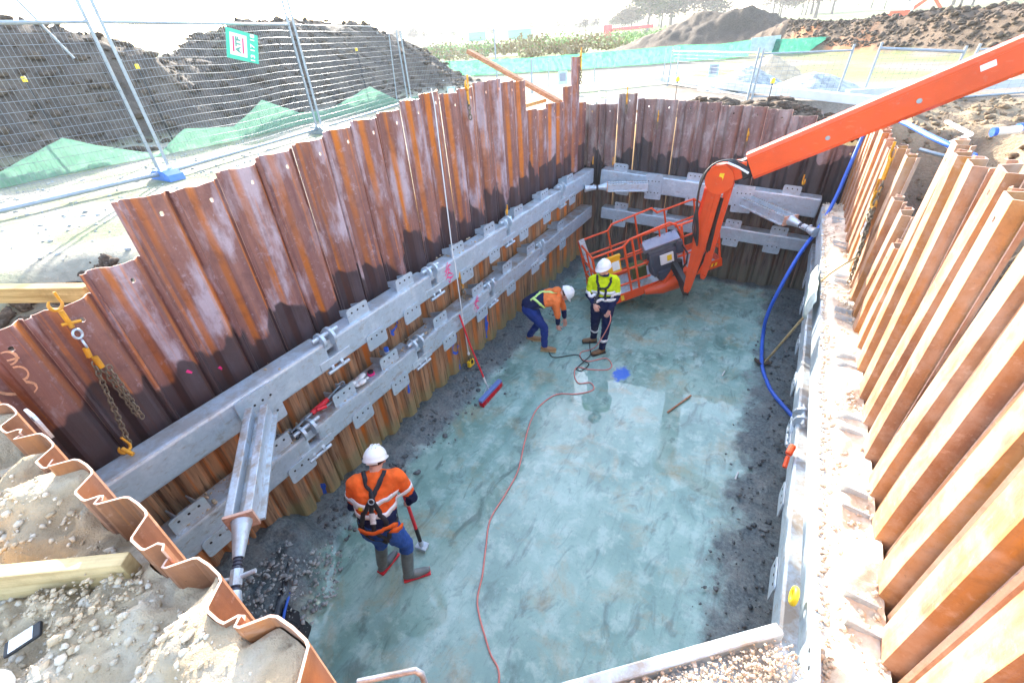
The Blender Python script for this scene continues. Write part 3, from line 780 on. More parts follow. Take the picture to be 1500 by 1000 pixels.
m = MB(); m.torus((-3.89, .70, 3.28), (1, .3, 0), .027, .009, 0, 14, 6, 1.2, (0, 0, 1)); m.torus((-3.89, .70, 3.20), (.2, 1, 0), .024, .008, 0, 14, 6, 1.2, (0, 0, 1)); m.build('shackle', [M['galv']], root)
m = MB(); m.tube([(-3.89, .69, 3.17), (-3.89, .68, 3.10)], .018, 7); m.tube([(-3.88, .70, 3.09), (-3.88, .70, 3.00)], .02, 7); m.build('hook', [M['chain_yellow']], root)
m = MB()
chain_links(m, (-3.88, .70, 3.00), (-3.88, .705, 2.52), seed=1); chain_links(m, (-3.86, .73, 3.00), (-3.86, .72, 2.50), seed=2); chain_links(m, (-3.885, .68, 3.06), (-3.86, .56, 2.36), seed=3)
m.build('chain', [M['chain']], root)
m = MB(); hook(m, (-3.83, .52, 2.38), (0, .2, -1), .09); m.tube([(-3.80, .50, 2.40), (-3.72, .52, 2.36)], .016, 7); m.build('hook', [M['chain_yellow']], root)

def small_hook(loc, label, drop=.22, k=1.0, group='small rusty hooks over the sheet edges', chain=True):
    x, y, z = loc
    root = empty('shackle_hook', (x, y, z - drop), label, 'hook', group)
    m = MB(); hook(m, (x, y, z), (0, 0, -1), .10 * k); m.tube([(x, y, z - .05), (x, y, z - drop * .55)], .014 * k, 7); m.build('hook', [M['chain_yellow']], root)
    if chain:
        m = MB(); chain_links(m, (x, y, z - drop * .45), (x, y + .01, z - drop), .05 * k, .007 * k); m.build('chain', [M['chain']], root)
small_hook((-3.93, 5.62, 4.30), 'rusty hook and short chain over the top of the left wall near the pale rope', .42, 1.3)
small_hook((-3.93, 9.55, 4.46), 'rusty hook with chain on the tallest sheet by the far left corner', .5, 1.2)
small_hook((-3.12, 10.06, 3.74), 'rusty orange hook on the far wall, on the raised sheet next to the corner', .38, 1.2)
small_hook((-2.45, 10.05, 3.35), 'small orange hook low on the dark far wall, second from the corner', .25, .9)
small_hook((-.75, 10.05, 3.05), 'small orange hook in mid height of the far wall above the lift arm', .25, 1.0)
small_hook((-3.70, 6.05, 2.50), 'orange hook standing on the upper left beam', .12, 1.0, chain=False)
small_hook((-3.62, 9.60, 2.50), 'orange hook above the far left beam corner', .12, 1.0, chain=False)
small_hook((-3.25, 9.83, 2.45), 'orange hook on the far beam beside the small perforated brace', .12, 1.1, chain=False)
small_hook((.35, 9.83, 2.32), 'orange hook on the far beam near the blue hose', .12, 1.2, chain=False)
small_hook((-3.66, 4.62, 2.05), 'orange hook and chain loop hanging between the two left beams', .42, 1.7)
# chain with grab hooks on the right wall
root = empty('lifting_chain', (1.0, 6.3, 2.1), 'long rusty chain with orange hooks hanging down the sunlit right wall', 'chain')
m = MB(); rr = random.Random(4)
for k in range(5):
    yy = 6.3 + k * .035; chain_links(m, (.985, yy + .18, 3.20 - k * .1), (.97, yy - .25 + rr.uniform(-.03, .03), 2.15 + .14 * k), .055, .008, seed=k)
m.build('chain', [M['chain']], root)
m = MB(); hook(m, (1.0, 6.62, 3.46), (0, 0, -1), .14); m.tube([(1.0, 6.6, 3.42), (.99, 6.56, 3.2)], .022, 7); hook(m, (.97, 6.5, 3.1), (0, 0, -1), .13); hook(m, (.97, 6.42, 2.98), (0, .3, -1), .13); m.build('hook', [M['chain_yellow']], root)
m = MB(); round_plate(m, (.95, 6.28, 2.72), (0, 1, .2), (0, -.2, 1), (-1, 0, 0), .07, .15, .01, 1, rr=.015); m.build('tag_plate', [M['white'], M['hole']], root)

# painted letters on the first sheets: thin raised strokes of paint
def strokes(name, paths, w_, mat, label, nrm, cat='paint mark', th=.003):
    m = MB(); nrm = V(nrm)
    for pts in paths:
        pts = [V(p) for p in pts]; lft = []; rgt = []
        for i, p in enumerate(pts):
            t = (pts[min(i + 1, len(pts) - 1)] - pts[max(i - 1, 0)]).normalized(); s = t.cross(nrm).normalized()
            ww = w_ * (.55 + .45 * math.sin(math.pi * (i + .7) / (len(pts) + .4)))
            lft.append(p + s * ww / 2); rgt.append(p - s * ww / 2)
        for i in range(len(pts) - 1):
            m.plate([lft[i], lft[i + 1], rgt[i + 1], rgt[i]], nrm, th, 0)
    return m.build(name, [M[mat]], label=label, cat=cat)
def arc(cy, cz, ry, rz, a0, a1, x=-3.948, n=14):
    return [(x, cy + ry * math.cos(R(lerp(a0, a1, k / n))), cz + rz * math.sin(R(lerp(a0, a1, k / n)))) for k in range(n + 1)]
# ------------------------------------------------------------------ paint marks on the left wall (parts of it), draped over the corrugation
def left_x(y):
    y0 = 1.29 - 4 * .38; k = math.floor((y - y0) / .38); return -4.04 + prof_d((y0 + (k + 1) * .38) - y, .38) + .008
def drape_strokes(paths, w_, mat, parent, label):
    m = MB()
    for pts in paths:
        q = []
        for a, b in zip(pts, pts[1:]):
            n = max(2, int(math.dist(a, b) / .012)); q += [(lerp(a[0], b[0], i / n), lerp(a[1], b[1], i / n)) for i in range(n)]
        q.append(pts[-1]); n = len(q)
        for i in range(n - 1):
            ty, tz = q[i + 1][0] - q[i][0], q[i + 1][1] - q[i][1]; L = math.hypot(ty, tz) + 1e-9
            ny, nz = -tz / L, ty / L; ww = w_ * (.7 + .5 * noise.noise(V((q[i][0] * 14, q[i][1] * 14, 2)))) / 2
            def P(y, z): return V((left_x(y), y, z))
            c = [P(q[i][0] + ny * ww, q[i][1] + nz * ww), P(q[i + 1][0] + ny * ww, q[i + 1][1] + nz * ww), P(q[i + 1][0] - ny * ww, q[i + 1][1] - nz * ww), P(q[i][0] - ny * ww, q[i][1] - nz * ww)]
            m.add(c, [(0, 1, 2, 3)])
    o = m.build('paint_mark', [M[mat]], parent); o['label'] = label
    return o
def arc2(cy, cz, ry, rz, a0, a1, n=18): return [(cy + ry * math.cos(R(lerp(a0, a1, k / n))), cz + rz * math.sin(R(lerp(a0, a1, k / n)))) for k in range(n + 1)]
drape_strokes([arc2(.352, 3.285, .042, .045, -170, 170), [(.33, 3.275), (.40, 3.262)]], .018, 'mark', lw, 'pale orange painted loop')
drape_strokes([arc2(.348, 3.168, .040, .050, 0, 360)], .020, 'mark', lw, 'pale orange painted ring')
drape_strokes([[(.337, 3.107), (.361, 3.089), (.376, 3.064), (.371, 3.031), (.342, 3.01), (.303, 3.012), (.267, 3.027), (.241, 3.052), (.225, 3.078)]], .020, 'mark', lw, 'pale orange painted hook shape')
drape_strokes([[(4.69, .95), (4.67, .74), (4.66, .50), (4.63, .22)], [(4.66, .80), (4.54, .78), (4.50, .66), (4.60, .56), (4.70, .60)], [(4.68, .84), (4.77, .80), (4.78, .66), (4.70, .60)]], .065, 'blue_mark', lw, 'blue sprayed survey symbol')
drape_strokes([[(5.63, 1.10), (5.61, .54), (5.59, .25)]], .045, 'blue_mark', lw, 'blue sprayed vertical line near the bending man')
drape_strokes([[(3.28, 1.80), (3.40, 1.69), (3.53, 1.74), (3.62, 1.80)], [(3.36, 1.72), (3.42, 1.63)], [(3.52, 1.80), (3.60, 1.70)]], .06, 'blue_mark', lw, 'blue sprayed letter strokes between the two beams')
drape_strokes([[(3.47, 1.0), (3.455, .82), (3.435, .62)]], .05, 'blue_mark', lw, 'blue sprayed vertical line under the lower beam')
drape_strokes([[(1.82, .40), (1.80, .15)]], .05, 'blue_mark', lw, 'short blue sprayed line near the floor')
drape_strokes([[(1.16, 2.62), (1.19, 2.58)], [(1.42, 2.46), (1.45, 2.40)]], .035, 'pink', lw, 'pink paint dabs above the upper beam')

# ------------------------------------------------------------------ boom lift reaching into the pit
BL = (-.71, 7.11, 2.99)
K = V(BL); root = empty('boom_lift', (-1.6, 8.1, .3), 'bright orange boom lift arm with its tilted rail basket lowered to the pit floor', 'boom lift')
boom_dir = (V((1.90, 7.27, 4.37)) - K).normalized()
bside = boom_dir.cross(V((0, 0, 1))).normalized(); bup = bside.cross(boom_dir).normalized()
m = MB()
b0 = K + boom_dir * .33; b1 = K + boom_dir * 8.5
# outer boom tube: folded plate section with chamfered corners
sec = [(-.13, -.13), (-.09, -.17), (.09, -.17), (.13, -.13), (.13, .13), (.09, .17), (-.09, .17), (-.13, .13)]
vs = [];
for q in (b0, b1):
    for (s, u_) in sec: vs.append(q + bside * s + bup * u_)
for q in (b0, b1):
    for (s, u_) in sec: vs.append(q + bside * s * .9 + bup * u_ * .93)
fs = [(i, (i + 1) % 8, 8 + (i + 1) % 8, 8 + i) for i in range(8)] + [(16 + i, 24 + i, 24 + (i + 1) % 8, 16 + (i + 1) % 8) for i in range(8)] + [(i, 16 + i, 16 + (i + 1) % 8, (i + 1) % 8) for i in range(8)] + [tuple(range(8, 16))]
m.add(vs, fs)
for s in (-1, 1):   # welded seam strips along the tube
    m.beam(b0 + bside * .132 * s + bup * .10, b1 + bside * .132 * s + bup * .10, .006, .012, 0, up=bup)
m.build('boom', [M['orange']], root)
for t_ in (1.2, 2.05, 3.1):
    m = MB(); c = K + boom_dir * t_ + bside * .131 * (1 if bside.y < 0 else -1) - bup * .02
    m.tube([c, c + bside * .008 * (1 if bside.y < 0 else -1)], .026, 12, 0)
    m.build('access_hole', [M['galv_dull']], root)
m = MB(); m.beam(K + boom_dir * .10, K + boom_dir * .60, .17, .24, 0, .02, up=bup); m.tube([K + boom_dir * .2 - bup * .12, K + boom_dir * .5 - bup * .10], .035, 8); m.build('inner_boom', [M['black']], root)
# knuckle head
m = MB(); kn = V((0, -1, 0))
outl = []
for k in range(16):
    a = R(k * 22.5); outl.append(V((math.cos(a) * .19, 0, math.sin(a) * .20)))
for off in (-.14, .10):
    m.plate([K + V((-.05, off, -.02)) + p for p in outl], (0, 1, 0), .03, 0)
m.beam(K + V((-.14, 0, .14)), K + V((.25, 0, .20)), .22, .06, 0, .01); m.beam(K + V((-.05, 0, .0)), K + V((.2, .0, .1)), .2, .2, 0, .02)
m.tube([K + V((-.05, -.17, -.02)), K + V((-.05, .15, -.02))], .045, 12)
m.beam(K + V((-.22, 0, -.12)), K + V((-.08, 0, .16)), .16, .05, 0, .01)
m.build('knuckle', [M['orange']], root)
m = MB(); m.obox(K + V((-.03, -.145, .02)), V((1, 0, 0)), V((0, 1, 0)), V((.1, 0, 1)).normalized(), .03, .002, .05); m.build('warning_label', [M['yellow']], root)
# hoses over the knuckle
m = MB()
for q in range(4):
    o_ = q * .022
    pts = [K + V((.30, -.14 + o_, .13)), K + V((.18, -.16 + o_, .16 + .02 * q)), K + V((0, -.16 + o_, .24)), K + V((-.18, -.16 + o_, .16)), K + V((-.27 - .01 * q, -.13 + o_, -.05)), K + V((-.30, -.08 + o_, -.35)), K + V((-.22 - .03 * q, -.05 + o_, -.8)), K + V((-.2, 0 + o_, -1.1))]
    sm = []
    for i in range(len(pts) - 1):
        for k in range(5): 
            t_ = k / 5; p0 = pts[max(i - 1, 0)]; p1 = pts[i]; p2 = pts[i + 1]; p3 = pts[min(i + 2, len(pts) - 1)]
            sm.append(.5 * ((2 * p1) + (p2 - p0) * t_ + (2 * p0 - 5 * p1 + 4 * p2 - p3) * t_ ** 2 + (3 * p1 - p0 - 3 * p2 + p3) * t_ ** 3))
    m.tube(sm, .011 if q else .014, 6)
m.build('hydraulic_hose', [M['black']], root)
m = MB(); m.tube([K + V((.30, -.17, .10)), K + V((.16, -.18, .17)), K + V((.02, -.18, .22))], .016, 6); m.build('hose_sleeve', [M['white']], root)
# jib: two parallel box arms
E1 = V((-.985, 7.42, .97)); E2 = V((-.79, 7.50, 1.22))
def arm(a, b, w0, w1, th, name='jib_arm'):
    m = MB(); a, b = V(a), V(b); dr = (b - a).normalized(); side = dr.cross(V((0, 1, 0))).normalized(); nr = side.cross(dr).normalized()
    L = (b - a).length; pts = []
    for f, w_ in ((0, w0), (.6, w0), (.85, w1 * 1.0), (.97, w1 * .8), (1.0, w1 * .45)): pts.append((f, w_))
    left = [a + dr * L * f + side * w_ / 2 for f, w_ in pts]; right = [a + dr * L * f - side * w_ / 2 for f, w_ in pts]
    m.plate([p - nr * th / 2 for p in left + right[::-1]], nr, th)
    # pressed rib down the face
    m.beam(a + dr * L * .05 - nr * (th / 2 + .004), a + dr * L * .8 - nr * (th / 2 + .004), .05, .016, 0, .004, up=nr)
    m.tube([b - dr * .06 - nr * (th / 2 + .02), b - dr * .06 + nr * (th / 2 + .02)], .035, 10)
    return m.build(name, [M['orange']], root)
arm(K + V((-.08, -.04, -.08)), E1, .19, .14, .10)
arm(K + V((.09, .02, -.06)), E2 + V((0.01, .02, 0)), .10, .115, .10)
arm(K + V((-.19, .10, -.20)), V((-1.00, 7.50, 1.80)), .12, .10, .08)
m = MB(); m.tube([K + V((.02, .06, -.3)), K + V((-.05, .25, -1.2))], .045, 10); m.tube([K + V((-.05, .25, -1.2)), V((-.95, 7.6, 1.15))], .028, 10); m.build('lift_cylinder', [M['black']], root)
# basket frame of reference (the floor climbs towards the far end)
P0 = V((-2.47, 7.42, .30)); U = V((.746, .62, .242)); Vv = V((-.639, .769, 0)).normalized(); W = V((-.186, -.155, .97)).normalized(); U.normalize()
LB, WB, HB = 2.42, .86, 1.10
def Bp(a, b, c): return P0 + U * a + Vv * b + W * c
m = MB(); r_ = .021
def rail(pts, r=r_): m.tube([Bp(*p) for p in pts], r, 8)
for c in (HB, ):
    rail([(.0, .0, c), (0, WB, c)]); rail([(LB, 0, c), (LB, WB, c)]); rail([(0, WB, c), (.62, WB, c), (.72, WB, c + .10), (1.55, WB, c + .13), (1.65, WB, c), (LB, WB, c)])
    rail([(0, 0, c), (.60, 0, c)])
rail([(.60, 0, HB), (.74, 0, HB + .10), (1.50, 0, HB + .14), (1.62, 0, HB + .06), (1.70, 0, HB - .15), (1.72, .0, .62)])
rail([(1.62, .05, HB), (LB, 0, HB)])
for c in (.38, .74):
    rail([(0, 0, c), (0, WB, c)]); rail([(0, WB, c), (LB, WB, c)]); rail([(LB, 0, c), (LB, WB, c)])
rail([(0, 0, .62), (1.05, 0, .62)]); rail([(.05, 0, .33), (1.02, 0, .33)]); rail([(1.6, 0, .5), (LB, 0, .5)]) ; rail([(.62, 0, .92), (1.6, 0, .92)], .016)
for a in (0, .62, .78, 1.72, LB):
    rail([(a, 0, .05), (a, 0, HB + (.08 if a in (.78,) else 0))], .024)
for a in (0, .62, 1.2, 1.8, LB): rail([(a, WB, .05), (a, WB, HB + (.10 if a == 1.2 else 0))], .02)
rail([(.30, 0, HB), (.30, 0, .62)], .015); rail([(.95, 0, HB + .11), (.95, 0, .92)], .015); rail([(1.3, 0, HB + .12), (1.3, 0, .92)], .015)
for a in (.25, ): rail([(0, a + .1, HB), (0, a + .1, .05)], .018)
m.build('guard_rail', [M['orange']], root)
m = MB()
m.obox(Bp(LB / 2, WB / 2, .02), U, Vv, W, LB / 2, WB / 2, .012, 0)
for k in range(24): m.obox(Bp(.06 + k * .1, WB / 2, .035), U, Vv, W, .012, WB / 2 - .03, .004, 0)
m.build('basket_floor', [M['galv_dirty']], root)
m = MB()
for b in (-.022, WB + .022): m.obox(Bp(LB / 2, b, .07), U, Vv, W, LB / 2 + .03, .010, .085, 0)
for a in (-.022, LB + .022): m.obox(Bp(a, WB / 2, .07), U, Vv, W, .010, WB / 2, .085, 0)
m.tube([Bp(.85, -.06, .05), Bp(1.15, -.12, .05), Bp(1.42, -.14, .08), Bp(1.5, -.10, .1)], [.06, .12, .15, .12], 14)
m.beam(Bp(1.2, -.14, .12), Bp(1.42, -.10, .36), .12, .10, 0, .02)
m.build('toe_board', [M['orange']], root)
for a0 in (.12, 2.14):
    m = MB()
    for k in range(3):
        a = a0 + k * .075; m.plate([Bp(a, -.034, .04), Bp(a + .04, -.034, .04), Bp(a + .065, -.034, .10), Bp(a + .025, -.034, .10)], -Vv, .002)
    m.obox(Bp(a0 + .29 if a0 < 1 else a0 - .06, -.035, .07), U, Vv, W, .03, .002, .055)
    m.build('hazard_label', [M['yellow']], root)
for k in range(2):
    m = MB(); m.plate([Bp(2.17 + k * .08, -.037, .04), Bp(2.19 + k * .08, -.037, .04), Bp(2.215 + k * .08, -.037, .10), Bp(2.195 + k * .08, -.037, .10)], -Vv, .002)
    m.build('hazard_stripe', [M['black']], root)
m = MB(); m.obox(Bp(1.30, .02, .55), U, Vv, W, .26, .11, .24, 0, .05); m.obox(Bp(1.34, -.05, .30), U, Vv, W, .20, .10, .10, 0, .05); m.obox(Bp(1.62, -.02, .74), U, Vv, W, .07, .08, .13, 0, .04)
m.tube([Bp(1.05, -.05, .75), Bp(1.02, -.08, .55), Bp(1.1, -.06, .3)], .025, 8); m.build('control_console', [M['dark_plastic']], root)
m = MB(); m.obox(Bp(1.28, -.02, .95), U, (Vv * .8 + W * .6).normalized(), (W * .8 - Vv * .6).normalized(), .34, .10, .07, 0, .02)
for k in range(5): m.tube([Bp(1.0 + .13 * k, 0, 1.0), Bp(1.0 + .13 * k, 0, 1.07)], .013, 6)
m.build('control_panel', [M['grey_metal']], root)
m = MB(); m.obox(Bp(1.34, -.11, .62), U, Vv, W, .13, .02, .10, 0, .012); m.build('label_box', [M['white']], root)
m = MB(); m.obox(Bp(1.38, -.134, .63), U, Vv, W, .045, .003, .055); m.build('warning_label', [M['yellow']], root)
m = MB(); m.obox(Bp(.36, -.035, .84), U, Vv, W, .13, .018, .17, 0, .01); m.obox(Bp(.36, -.05, 1.0), U, Vv, W, .14, .03, .02); m.build('document_pouch', [M['hiyellow']], root)
m = MB(); m.obox(Bp(.39, -.056, .81), U, Vv, W, .07, .003, .09); m.build('pouch_paper', [M['white']], root)
m = MB()    # turning head between basket and jib
m.tube([Bp(1.55, -.12, .05), Bp(1.55, -.12, .50)], .07, 12); m.beam(Bp(1.45, -.12, .45), E1 + V((.0, .03, .03)), .10, .16, 0, .02); m.beam(Bp(1.55, -.12, .12), V((-1.0, 7.5, .9)), .10, .14, 0, .02)
m.tube([Bp(1.50, -.2, .3), Bp(1.62, -.28, .48), Bp(1.70, -.2, .62), Bp(1.66, -.08, .78)], .018, 7)
m.build('rotator', [M['black']], root)
m = MB(); m.tube([Bp(1.66, -.12, .15), Bp(1.66, -.12, .26)], .09, 10); m.tube([Bp(1.52, -.20, .18), Bp(1.52, -.20, .30)], .05, 8); m.build('rotator_boss', [M['orange']], root)

def thing(m, name, mats, label, cat, group=None):
    return m.build(name, mats if isinstance(mats, list) else [mats], label=label, cat=cat, **({'group': group} if group else {}))
m = MB(); m.beam(Bp(.10, WB * .55, .04), Bp(.02, WB * .75, 1.22), .11, .03, 0, .004, up=Vv); thing(m, 'timber_offcut', M['galv_dirty'], 'grey weathered plank standing upright in the end of the orange basket', 'plank')
m = MB(); m.obox(Bp(.17, .3, .20), U, Vv, W, .12, .14, .16, 0, .03); thing(m, 'bucket_box', M['white'], 'white plastic box in the left end of the orange basket', 'box')
m = MB(); m.obox(Bp(.98, .55, .17), U, Vv, W, .15, .13, .13, 0, .02); m.obox(Bp(.98, .55, .31), U, Vv, W, .155, .135, .012, 0, .005); thing(m, 'tool_case', simple('olive_plastic', (.10, .12, .03), .5), 'olive green case on the floor of the orange basket', 'case')

# ------------------------------------------------------------------ people
from mathutils.bvhtree import BVHTree
def caps(p0, r0, p1, r1, tag_, sq=None): return (V(p0), r0, V(p1), r1, tag_)
def person(label, P, tags, mats, head_dir, extra=(), fat=1.0, hands=(), shoulder_r=.085, loc=None):
    """P: joints; tags: material tag by body region; one continuous remeshed body"""
    C = []
    f = V(P['face']).normalized(); rt = f.cross(V((0, 0, 1))).normalized()
    ch, wa, hp, nk = V(P['chest']), V(P['waist']), V(P['hip']), V(P['neck'])
    shl, shr = V(P['shL']), V(P['shR']); hl, hr = V(P['hipL']), V(P['hipR'])
    ax = (shr - shl).normalized(); hx = (hr - hl).normalized()
    T = tags
    for s in (-1, -.45, 0, .45, 1):
        k = 1 - abs(s) * .22
        C.append((ch + ax * .095 * s, .118 * fat * k, wa + ax * .085 * s, .112 * fat * k, T['torso']))
        C.append((wa + hx * .085 * s, .112 * fat * k, hp + hx * .085 * s, .122 * fat * k, T['waist']))
    mid = (shl + shr) / 2
    C.append((ch, .12 * fat, mid.lerp(nk, .3), .085, T['top']))
    for s, sh in ((-1, shl), (1, shr)):
        C.append((ch + ax * .07 * s, .105 * fat, sh.lerp(nk, .12), shoulder_r * .9, T['top']))
        C.append((nk.lerp(sh, .25), .062, sh, shoulder_r * .85, T['top']))
    hc = V(P['head'])
    C.append((nk, .058, hc - V(head_dir) * .01 + (nk - hc) * .3, .054, 'skin'))
    hd = V(head_dir).normalized(); hu = V(P.get('head_up', (0, 0, 1))).normalized(); hu = (hu - hd * hu.dot(hd)).normalized(); hs = hd.cross(hu)
    C.append((hc + hu * .035 - hd * .018, .090, hc + hu * .02 + hd * .02, .083, 'hair0'))
    C.append((hc - hu * .02 + hd * .025, .076, hc - hu * .06 + hd * .045, .052, 'skin'))
    C.append((hc - hu * .075 + hd * .062, .026, hc - hu * .082 + hd * .070, .022, 'skin'))     # chin
    C.append((hc + hu * .022 + hd * .095, .012, hc - hu * .018 + hd * .115, .017, 'skin'))       # nose
    C.append((hc + hu * .030 + hd * .085 - hs * .035, .014, hc + hu * .030 + hd * .085 + hs * .035, .014, 'skin'))   # brow
    C.append((hc - hu * .047 + hd * .090 - hs * .018, .011, hc - hu * .047 + hd * .090 + hs * .018, .011, 'lip'))
    for s in (-1, 1): C.append((hc + hs * .083 * s + hu * .012, .016, hc + hs * .085 * s - hu * .022, .012, 'skin'))
    for sd, sh in (('L', shl), ('R', shr)):
        el, ha = V(P['el' + sd]), V(P['ha' + sd]); fr = (ha - el).normalized()
        C.append((sh, shoulder_r * .82, el, .056, T['arm'])); C.append((el, .055, ha - fr * .05, .042, T['fore'])); C.append((ha - fr * .06, .028, ha, .026, 'skin'))
    for sd, h_ in (('L', hl), ('R', hr)):
        kn, an = V(P['kn' + sd]), V(P['an' + sd]); toe = V(P['toe' + sd])
        C.append((h_, .108 * fat, kn, .072, T['thigh'])); C.append((kn, .072, an + V((0, 0, .03)), .060, T['shin']))
        C.append((an + V((0, 0, .02)), .052, an, .050, 'boot')); C.append((an - V((0, 0, .045)) - (toe - an) * .18, .040, an - V((0, 0, .04)) + (toe - an) * .5, .044, 'boot'))
        tz = V((toe.x, toe.y, an.z - .05)); C.append((an - V((0, 0, .03)) + (toe - an) * .3, .050, tz, .036, 'boot'))
    m = MB()
    for (p0, r0, p1, r1, tg) in C:
        d = p1 - p0; L = d.length; dn = d.normalized() if L > 1e-5 else V((0, 0, 1)); pts = []; rs_ = []
        for k in range(4): a = R(90 - k * 30 + .01) ; pts.append(p0 - dn * r0 * math.sin(a)); rs_.append(max(1e-3, r0 * math.cos(a)))
        for k in range(4): a = R(k * 30 - .01); pts.append(p1 + dn * r1 * math.sin(max(0, a))); rs_.append(max(1e-3, r1 * math.cos(a)))
        m.tube(pts, rs_, 12, 0)
    org = V(loc)
    raw = m.build('tmp_body', [M['skin']], origin=org)
    md = raw.modifiers.new('r', 'REMESH'); md.mode = 'VOXEL'; md.voxel_size = .0105; md.use_smooth_shade = True
    md2 = raw.modifiers.new('s', 'SMOOTH'); md2.iterations = 5; md2.factor = .5
    # cloth wrinkles
    dg = bpy.context.evaluated_depsgraph_get(); ev = raw.evaluated_get(dg)
    me = bpy.data.meshes.new_from_object(ev); bpy.data.objects.remove(raw)
    me.materials.clear(); names = list(mats)
    for n_ in names: me.materials.append(M[mats[n_]])
    n = len(me.vertices); co = np.empty(n * 3); me.vertices.foreach_get('co', co); co = co.reshape(-1, 3) + np.array(org)
    nf = len(me.polygons); cen = np.empty(nf * 3); me.polygons.foreach_get('center', cen); cen = cen.reshape(-1, 3) + np.array(org)
    best = np.full(nf, 1e9); idx = np.zeros(nf, int)
    for (p0, r0, p1, r1, tg) in C:
        a, b = np.array(p0), np.array(p1); ab = b - a; t_ = np.clip(((cen - a) @ ab) / max(1e-9, ab @ ab), 0, 1)
        dd = np.linalg.norm(cen - (a + t_[:, None] * ab), axis=1) - (r0 + (r1 - r0) * t_)
        if isinstance(tg, (list, tuple)):
            ti = np.zeros(nf, int); prev = -1
            for lim, nm in tg: sel = (t_ > prev) & (t_ <= lim); ti[sel] = names.index(nm); prev = lim
        else:
            nm = 'hair' if tg == 'hair0' else ('skin' if tg == 'lip' else tg)
            ti = np.full(nf, names.index(nm))
            if tg == 'hair0':
                fr = (cen - np.array(hc)) @ np.array(hd); ti[fr > .03] = names.index('skin')
        sel = dd < best; best[sel] = dd[sel]; idx[sel] = ti[sel]
    # wrinkle displacement on clothing
    nor = np.empty(n * 3); me.vertices.foreach_get('normal', nor); nor = nor.reshape(-1, 3)
    vmat = np.zeros(n, bool)
    for p_ in me.polygons:
        if names[idx[p_.index]] not in ('skin', 'hair', 'boot'):
            for v_ in p_.vertices: vmat[v_] = True
    for i in range(n):
        if vmat[i]:
            q = V(co[i]); dsp = .010 * noise.noise(V((q.x * 11, q.y * 11, q.z * 22))) + .0035 * noise.noise(q * 38)
            co[i] += nor[i] * dsp
    me.vertices.foreach_set('co', (co - np.array(org)).ravel())
    me.polygons.foreach_set('material_index', idx.astype(np.int32)); me.polygons.foreach_set('use_smooth', [True] * nf); me.update()
    bvh = BVHTree.FromPolygons([V(c) for c in co], [tuple(p_.vertices) for p_ in me.polygons])
    # hands: palm, four fingers and thumb, joined into the body mesh
    hm = MB()
    for (wr, dr, palm_n, curl) in hands:
        wr, dr = V(wr), V(dr).normalized(); pn = V(palm_n); pn = (pn - dr * pn.dot(dr)).normalized(); sd_ = dr.cross(pn)
        hm.tube([wr - dr * .02, wr + dr * .02, wr + dr * .06, wr + dr * .088], [.024, .030, .033, .026], 10)
        hm.tube([wr + dr * .03 + sd_ * .018, wr + dr * .085 + sd_ * .022], [.020, .018], 8); hm.tube([wr + dr * .03 - sd_ * .018, wr + dr * .082 - sd_ * .024], [.020, .017], 8)
        for k, (o_, L) in enumerate(((.030, .068), (.010, .078), (-.010, .073), (-.029, .058))):
            p = wr + dr * .082 + sd_ * o_; a = 0; pts = [p]; rs_ = [.0098]
            for seg, (q, rr) in enumerate(((.42, .0092), (.32, .0085), (.26, .0070))):
                a += curl * (1 + .12 * k) * (.7, 1.1, .9)[seg]; p = p + (dr * math.cos(a) + pn * math.sin(a)) * L * q; pts.append(p); rs_.append(rr)
            hm.tube(pts, rs_, 7)
        p = wr + dr * .022 + sd_ * .030; q1 = p + (dr * .6 + sd_ * .65 + pn * .4).normalized() * .038; q2 = q1 + (dr * .75 + sd_ * .1 + pn * .75).normalized() * .032
        hm.tube([p, q1, q2], [.0135, .0115, .0085], 7)
    # eyes
    em = MB()
    for s in (-1, 1): em.ball(hc + hd * .088 + hs * .030 * s + hu * .010, .0085, 0, 8, 6)
    bm = bmesh.new(); bm.from_mesh(me)
    def addto(mb, mi):
        vv = [bm.verts.new(V(p) - org) for p in mb.v]
        for f_ in mb.f:
            try: ff = bm.faces.new([vv[i] for i in f_]); ff.material_index = mi; ff.smooth = True
            except ValueError: pass
    addto(hm, names.index('skin')); addto(em, names.index('hair'))
    bm.to_mesh(me); bm.free(); me.name = 'person'
    root = bpy.data.objects.new('person', me); link(root); root.location = org; root['_org'] = tuple(org)
    tag(root, label, 'person')
    def ribbon(path, w_, mat, name, th=.005, closed=False, off=.005):
        pts = [V(p) for p in path]
        if closed: pts.append(pts[0])
        dense = []
        for a, b in zip(pts, pts[1:]):
            k = max(1, int((b - a).length / .022)); dense += [a.lerp(b, i / k) for i in range(k)]
        dense.append(pts[-1]); L = []
        for p in dense:
            loc_, nr, _, _ = bvh.find_nearest(p); L.append((loc_, nr))
        mb = MB(); vs = []
        for i, (p, nr) in enumerate(L):
            t_ = (L[min(i + 1, len(L) - 1)][0] - L[max(i - 1, 0)][0]); t_ = t_.normalized() if t_.length > 1e-6 else V((0, 0, 1))
            s_ = t_.cross(nr).normalized()
            for q in (-1, 1):
                p2 = p + s_ * w_ / 2 * q; l2, n2, _, _ = bvh.find_nearest(p2)
                if (l2 - p2).length > w_: l2, n2 = p2, nr
                vs += [l2 + n2 * off, l2 + n2 * (off + th)]
        fs_ = []
        for i in range(len(L) - 1):
            a = i * 4; b = a + 4
            fs_ += [(a + 1, a + 3, b + 3, b + 1), (a, b, b + 2, a + 2), (a, a + 1, b + 1, b), (a + 2, b + 2, b + 3, a + 3)]
        mb.add(vs, fs_, 0, True)
        return mb.build(name, [M[mat]], root)
    # helmet
    hm = MB(); vs = []; fs_ = []; n_, mm = 20, 8
